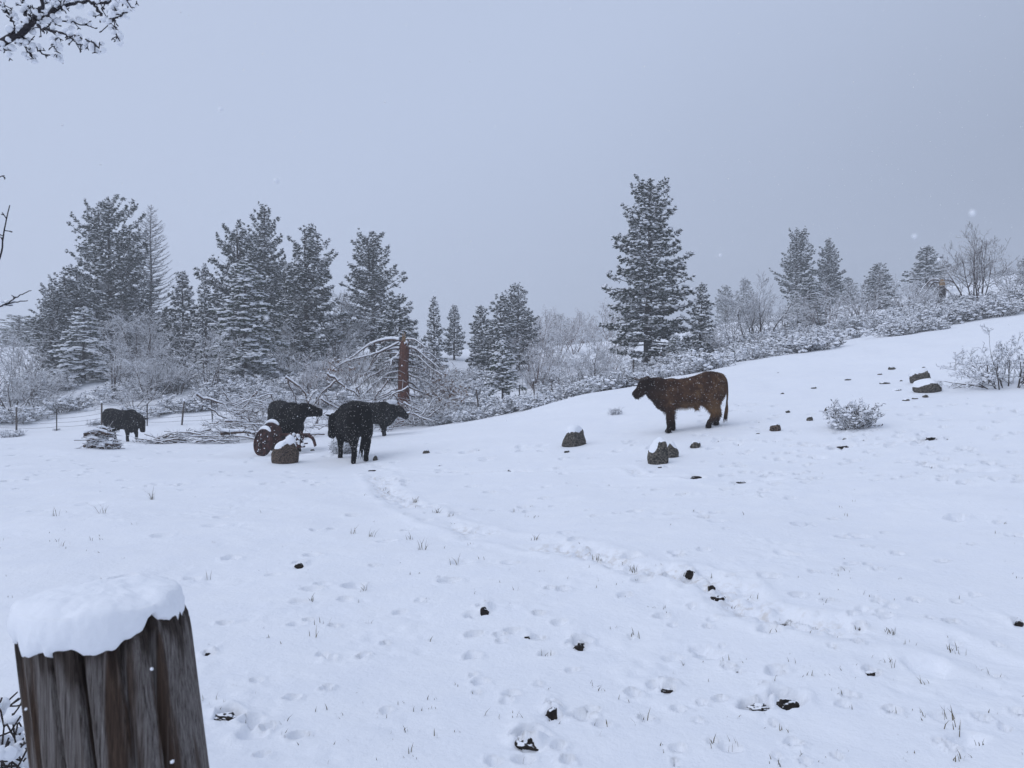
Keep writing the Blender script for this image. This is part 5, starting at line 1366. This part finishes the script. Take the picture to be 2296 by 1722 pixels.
def post():
    d = 1.05; R = .1065; lean = .125
    xt, zt = at(232, d), px(222, 1418, d - R)[2] + .0
    o = thing("wooden_post", "weathered grey-brown fence post capped with thick snow, close at lower left", "post", (xt + lean * (zt), d, 0.0))
    rng = np.random.default_rng(9)
    na, nz = 180, 70
    th = np.arange(na) * 2 * math.pi / na
    grain = .030 * vnoise(th * 3.2, th * 0, 3) + .028 * vnoise(th * 9, th * 0, 4) + .016 * vnoise(th * 26, th * 0, 5)
    for a0, w_, dp in ((-2.62, .035, .12), (-2.25, .014, .07), (-2.05, .02, .06), (-1.36, .028, .12), (-1.1, .012, .06), (-.92, .02, .08), (-.55, .03, .12), (-1.7, .014, .06), (-1.9, .01, .05)):   # drying checks
        dd = np.abs((th - a0 + math.pi) % (2 * math.pi) - math.pi); grain -= dp * np.exp(-(dd / w_) ** 2)
    top = zt + .001 * np.cos(th) + .018 * vnoise(th * 4, th * 0, 8) + .02 * vnoise(th * 12, th * 0, 9) - .03 * np.maximum(np.sin(th), 0)
    f = np.linspace(0, 1, nz) ** .8
    Z = -.1 + (top[None] + .1) * f[:, None]
    drift = .012 * fbm(np.repeat(th[None], nz, 0) * 5, Z * 3, 12, 3)
    rr = R * (1 + grain[None] * (1 + .3 * np.sin(Z * 7)) + drift) * (1.02 - .02 * f[:, None]) * (1 - .06 * sm(.985, 1, f)[:, None])
    ax = -lean * Z
    V = np.stack([ax + rr * np.cos(th), rr * np.sin(th), Z], -1)
    k = np.arange(na); k2 = (k + 1) % na; q = np.stack([k, k2, k2 + na, k + na], 1)
    g = Geo(); g.add(V.reshape(-1, 3), ((np.arange(nz - 1) * na)[:, None, None] + q[None]).reshape(-1, 4))
    c = np.array([[-lean * zt, 0, zt - .01]]); g.add(np.concatenate([c, V[-1]]), np.stack([np.zeros(na, int), 1 + k, 1 + k2], 1))
    me = g.mesh("timber", [wood_material()])
    below = top[None] - Z
    ln = .025 + .10 * (vnoise(th * 6, th * 0, 15) + .5) ** 2 + .05 * vnoise(th * 20, th * 0, 16)
    wet = (1 - sm(.6, 1.0, below / ln[None]))
    wet = np.concatenate([wet.ravel(), np.ones(na + 1)])
    a = me.attributes.new("wet", 'FLOAT', 'POINT'); a.data.foreach_set("value", wet.astype(np.float32))
    link("timber", me, o)
    # snow cap
    nr = 34; u = np.linspace(0, 1, nr)
    edge = .945 + .05 * vnoise(th * 2.2, th * 0, 21) + .03 * vnoise(th * 7, th * 0, 22) + .02 * np.cos(th + 2.6)
    rim = -.020 - .034 * (vnoise(th * 3.1, th * 0, 23) + .5) - .022 * np.maximum(0, vnoise(th * 9, th * 0, 24)) + .028 * sm(.75, 1.0, np.cos(th + .62))
    rad = np.where(u < .75, u / .75, 1.0); V = []
    for i in range(nr):
        if u[i] < .72:
            q_ = u[i] / .72; r = R * edge * q_ * 1.0; h = .031 * (1 - q_ ** 3.2 * .42) + .011 * fbm(r * np.cos(th) * 22, r * np.sin(th) * 22, 25, 4)
        else:
            q_ = (u[i] - .72) / .28; r = R * edge * (1 + .05 * math.sin(q_ * math.pi) + .03 * vnoise(th * 16, th * 0 + i * .7, 27)); h0 = .031 * .58; h = h0 * (1 - q_) + rim * q_
            if q_ > .9: r = r * .93
        base = zt + .001 * np.cos(th) * (r / R)
        V.append(np.stack([-lean * zt + r * np.cos(th) + .003, r * np.sin(th) - .006, base + h], 1))
    V = np.concatenate(V); g = Geo()
    g.add(V, ((np.arange(nr - 1) * na)[:, None, None] + np.stack([k, k2, k2 + na, k + na], 1)[None]).reshape(-1, 4))
    link("snow_cap", g.mesh("snow_cap", [M_SNOWFINE]), o)
post()

# ---------------------------------------------------------------- fruit tree reaching in from the left
def fruit_tree():
    rng = np.random.default_rng(17); d = 2.0
    o = thing("fruit_tree", "bare fruit tree outside the left edge, its snow-clotted bough hanging into the top corner", "tree", (-2.5, 2.3, float(zg(-2.5, 2.3))))
    o0 = np.array(o.location)
    g = Geo(); tube(g, catmull([(0, 0, -.2), (.03, 0, .6), (.0, .05, 1.3), (.08, -.05, 2.1), (.0, 0, 3.0)], 16), np.linspace(.13, .05, 16), 12); link("trunk", g.mesh("trunk", [M_FRUITBARK]), o)
    def P(lst): return [px(X, y, dd) for X, y, dd in [(q if len(q) == 3 else (*q, d)) for q in lst]]
    main = [([(-420, 300, 2.25), (-200, 190, 2.1), (0, 97), (40, 75), (80, 50), (118, 26), (138, 8), (170, -20)], .0125, .005),
            ([(118, 26), (150, 12, 1.98), (200, 6, 1.95), (255, 3, 1.93), (292, -2, 1.92)], .005, .0022), ([(80, 54), (98, 64, 1.98), (150, 77, 1.95), (190, 88, 1.93), (230, 114, 1.92)], .0042, .0016),
            ([(208, 6, 1.95), (225, 28, 1.94), (240, 45, 1.93), (253, 64, 1.93), (270, 95, 1.92)], .0034, .0014), ([(240, 45, 1.93), (262, 42, 1.92), (282, 28, 1.91), (302, 14, 1.9)], .0028, .0013),
            ([(45, 80), (62, 94, 2.02), (95, 118, 2.03), (134, 130, 2.04)], .003, .0014), ([(28, 88), (45, 95, 2.03), (58, 112, 2.04), (78, 134, 2.05)], .0026, .0013),
            ([(100, 40), (120, 52, 2.02), (140, 46, 2.03), (170, 52, 2.04), (208, 62, 2.05)], .003, .0013), ([(80, 54), (75, 36, 1.98), (92, 18, 1.96), (95, -10, 1.95)], .006, .004),
            ([(58, 38), (56, 15, 2.02), (50, -5, 2.03)], .004, .003), ([(35, 58), (25, 40, 2.0), (12, 18, 2.0), (2, 6, 2.0)], .003, .002), ([(-10, 105), (8, 108, 2.0), (20, 118, 2.0)], .003, .0015),
            ([(118, 85, 1.95), (122, 100, 1.95), (128, 104, 1.95)], .002, .0012), ([(150, 78, 1.95), (175, 96, 1.94), (192, 104, 1.94)], .002, .0012),
            ([(130, 20), (128, 6), (126, -12)], .003, .002), ([(235, 2, 1.93), (258, 20, 1.92), (255, 40, 1.92)], .0022, .0012),
            ([(-260, 560, 2.2), (-60, 640, 2.1), (-4, 585, 2.05), (8, 520, 2.03), (22, 460, 2.02)], .0035, .0012), ([(-120, 740, 2.1), (-10, 692, 2.05), (20, 680, 2.04), (62, 674, 2.03)], .003, .0011),
            ([(14, 682, 2.04), (40, 665, 2.03), (70, 651, 2.02)], .0018, .001), ([(-60, 410, 2.1), (-8, 398, 2.06), (10, 394, 2.05)], .002, .001)]
    tops = [(-.02, 0, .9), (0.0, 0, 1.6)]
    S0, S1, R0, R1 = [], [], [], []; blob_c, blob_s = [], []
    for bi, (lst, r0, r1) in enumerate(main):
        Q = smooth_path(P(lst), 22) - o0; Q[1:-1] += rng.normal(0, .0022 if bi < 16 else .0007, (20, 3)); R = np.linspace(r0, r1, 22)
        g = Geo(); tube(g, Q, R, 8, 0); link("bough" if bi == 0 else "branch", g.mesh("branch", [M_FRUITBARK]), o)
        L_ = np.linalg.norm(np.diff(Q, axis=0), axis=1).sum()
        if bi >= 16: nsp = int(L_ * 12)
        else: nsp = int(L_ * 75)
        for k in range(nsp):           # spur twigs and buds
            i = rng.integers(2, 21); p = Q[i]; t = Q[min(i + 1, 21)] - Q[i - 1]; t /= np.linalg.norm(t)
            v = t * .6 + rng.normal(0, .7, 3); v /= np.linalg.norm(v); l = rng.uniform(.006, .028)
            S0.append(p); S1.append(p + v * l); R0.append(.0015); R1.append(.0011)
            e = p + v * l
            for j in range(2):
                w = v + rng.normal(0, .7, 3); w /= np.linalg.norm(w); S0.append(e); S1.append(e + w * .007); R0.append(.0017); R1.append(.0009)
        if bi < 16:
            nb_ = int(L_ * (85 if bi else 60))
            for k in range(nb_):
                i = rng.integers(6 if bi == 0 else 3, 22); s = rng.uniform(.0035, .0098)
                off = np.array([rng.normal(0, .007), rng.normal(0, .007), rng.choice([1, 1, -1]) * (R[i] * .8 + s * .5) + rng.normal(0, .003)])
                blob_c.append(Q[i] + off); blob_s.append([s * rng.uniform(.8, 1.3), s, s * rng.uniform(.7, 1.1)])
        elif bi == 17:
            for k in range(5): blob_c.append(px(rng.uniform(2, 26), rng.uniform(676, 684), 2.05) - o0); blob_s.append([.010, .008, .007])
    g = Geo(); seg_tubes(g, S0, S1, R0, R1, 5); link("twigs", g.mesh("twigs", [M_FRUITBARK]), o)
    g = Geo(); blobs(g, blob_c, blob_s, 0, ICO2, rng, .16); link("snow_load", g.mesh("snow_load", [M_SNOWFINE]), o)
    # limbs outside the frame that carry the boughs
    for a, b_ in ((( -.02, 0, 1.7), px(-420, 300, 2.25) - o0), ((0, 0, 1.0), px(-260, 560, 2.2) - o0), ((0, 0, .8), px(-120, 740, 2.1) - o0), ((0, 0, 1.5), px(-60, 410, 2.1) - o0)):
        g = Geo(); tube(g, catmull([np.array(a), (np.array(a) + b_) / 2 + np.array([0, 0, .04]), b_], 10), np.linspace(.03, .0125, 10), 8); link("bough", g.mesh("branch", [M_FRUITBARK]), o)
fruit_tree()

def corner_shrub():
    rng = np.random.default_rng(41); c = np.array([at(-10, 2.7), 2.7, 0]); c[2] = float(zg(c[0], c[1]))
    P0, P1, R0, R1 = grow(88, .52, .34, 9, depth=2, kids=(1, 2), jit=.3, up=.25, base_r=.008, seg=5)
    g, s = Geo(), Geo(); seg_tubes(g, P0, P1, np.maximum(R0, .0022), np.maximum(R1, .0018), 5)
    t = P1[rng.permutation(len(P1))[:150]]; blobs(s, t + np.array([[0, 0, .008]]), rng.uniform(.010, .03, (len(t), 3)), 0, ICO2, rng, .18)
    o = thing("bare_shrub", "dark twiggy shrub clotted with snow in the bottom left corner beside the post", "shrub", c)
    link("twigs", g.mesh("twigs", [M_SAGESTEM]), o); link("snow_load", s.mesh("snow_load", [M_SNOWFINE]), o)
corner_shrub()

# ---------------------------------------------------------------- dry grass, falling snow, haze
def grass():
    rng = np.random.default_rng(70); B = []
    def tuft(X, y, n, l):
        c = gp(X, y)
        for k in range(n):
            b = c + np.array([rng.normal(0, .02), rng.normal(0, .02), -.01]); b[2] = float(zg(b[0], b[1])) - .015
            lean = rng.normal(0, .35, 2); B.append((b, lean, l * rng.uniform(.5, 1.2)))
    for k in range(850):
        y = 1060 + 660 * rng.uniform() ** .9; X = rng.uniform(-50, 2350)
        if vnoise(X / 130, y / 60, 5) < -.05: continue
        tuft(X, y, rng.integers(1, 4), rng.uniform(.018, .055))
    for X, y, n, l in [(340, 1125, 16, .22), (230, 1155, 10, .2), (125, 1160, 6, .15), (790, 1200, 6, .14), (830, 1205, 8, .12), (945, 1235, 9, .13), (920, 1215, 5, .12), (1025, 1265, 4, .12), (815, 1325, 6, .10), (700, 1350, 4, .08), (470, 1300, 3, .1), (930, 1125, 16, .09), (980, 1150, 14, .09), (1010, 1160, 10, .08),
                       (1420, 1280, 12, .07), (1340, 1255, 10, .06), (1205, 1210, 8, .07), (2120, 1605, 6, .07), (2140, 1640, 6, .08), (1600, 1680, 5, .07), (1640, 1680, 6, .06), (1445, 1625, 3, .08), (2070, 1535, 6, .06), (1990, 1490, 4, .08), (2140, 1462, 14, .06), (2000, 1420, 12, .06), (960, 1350, 5, .06), (1420, 1425, 5, .06), (700, 1430, 3, .09), (1230, 1470, 5, .05), (720, 1400, 4, .06), (1760, 1640, 4, .05)]:
        tuft(X, y, n, l)
    V, Fq = [], []
    for b, lean, l in B:
        w = .0016 + .0009 * rng.uniform() + .0001 * b[1]; a = rng.uniform(0, 3.14); s = np.array([math.cos(a), math.sin(a), 0]) * w
        m = b + np.array([lean[0] * l * .3, lean[1] * l * .3, l * .55]); e = b + np.array([lean[0] * l * .9, lean[1] * l * .9, l * .95]); k = len(V)
        V += [b - s, b + s, m - s * .8, m + s * .8, e]; Fq += [(k, k + 1, k + 3), (k, k + 3, k + 2), (k + 2, k + 3, k + 4)]
    g = Geo(); g.add(np.array(V), np.array(Fq)); o = link("dry_grass", g.mesh("dry_grass", [M_GRASS], False)); o["kind"] = "stuff"
    o["label"] = "sparse dry grass blades poking out of the near snow"; o["category"] = "grass"
grass()

def falling_snow():
    rng = np.random.default_rng(71); N = 34000
    d = 2.2 + 24 * rng.uniform(0, 1, N) ** .55; x = rng.uniform(-.85, .85, N) * (d + 1.5); z = rng.uniform(-.3, 5.5, N)
    r = rng.uniform(.0022, .0048, N) * (1 + .25 * (rng.uniform(0, 1, N) < .05))
    z = np.maximum(z, tps(x, d) + .05)
    C = np.stack([x, d, z], 1); S = r[:, None] * rng.uniform(.7, 1.3, (N, 3))
    T = (np.array([[1, 0, -.5], [-.5, .87, -.5], [-.5, -.87, -.5], [0, 0, .9]]), np.array([[0, 2, 1], [0, 1, 3], [1, 2, 3], [2, 0, 3]]))
    g = Geo(); blobs(g, C, S, 0, T, rng, .2)
    near = [(2180, 478, .30, .0012), (2050, 530, .30, .0010), (598, 713, .32, .0010), (2105, 582, .8, .002), (1615, 572, .9, .002), (495, 245, .5, .0016), (620, 405, .45, .0016), (650, 985, .9, .006), (340, 1500, .75, .0019), (386, 1708, .75, .0022), (58, 1590, .75, .0015)]
    blobs(g, [px(X, y, dd) for X, y, dd, s in near], [[s, s, s] for X, y, dd, s in near], 0, ICO1, rng, .2)
    o = link("falling_snow", g.mesh("falling_snow", [M_SNOWTREE])); o["kind"] = "stuff"
    o["label"] = "snowflakes falling through the air"; o["category"] = "snow"
falling_snow()

# ---------------------------------------------------------------- haze
def haze():
    g = Geo()
    x, y0, y1, z0, z1 = 330.0, -110.0, 330.0, -12.0, 60.0
    V = [(sx * x, yy, zz) for sx in (-1, 1) for yy in (y0, y1) for zz in (z0, z1)]
    g.add(V, [[0, 1, 3, 2], [4, 6, 7, 5], [0, 4, 5, 1], [2, 3, 7, 6], [0, 2, 6, 4], [1, 5, 7, 3]])
    m = bpy.data.materials.new("snow_haze"); m.use_nodes = True
    nt = m.node_tree; nt.nodes.clear()
    out = nt.nodes.new("ShaderNodeOutputMaterial"); v = nt.nodes.new("ShaderNodeVolumePrincipled")
    v.inputs["Color"].default_value = (0.93, 0.95, 0.98, 1)
    v.inputs["Density"].default_value = 0.0019
    nt.links.new(v.outputs[0], out.inputs["Volume"])
    o = link("haze", g.mesh("haze", [m], False)); o["kind"] = "stuff"
    o["label"] = "pale snowy mist filling the air over the hillside"; o["category"] = "mist"
haze()
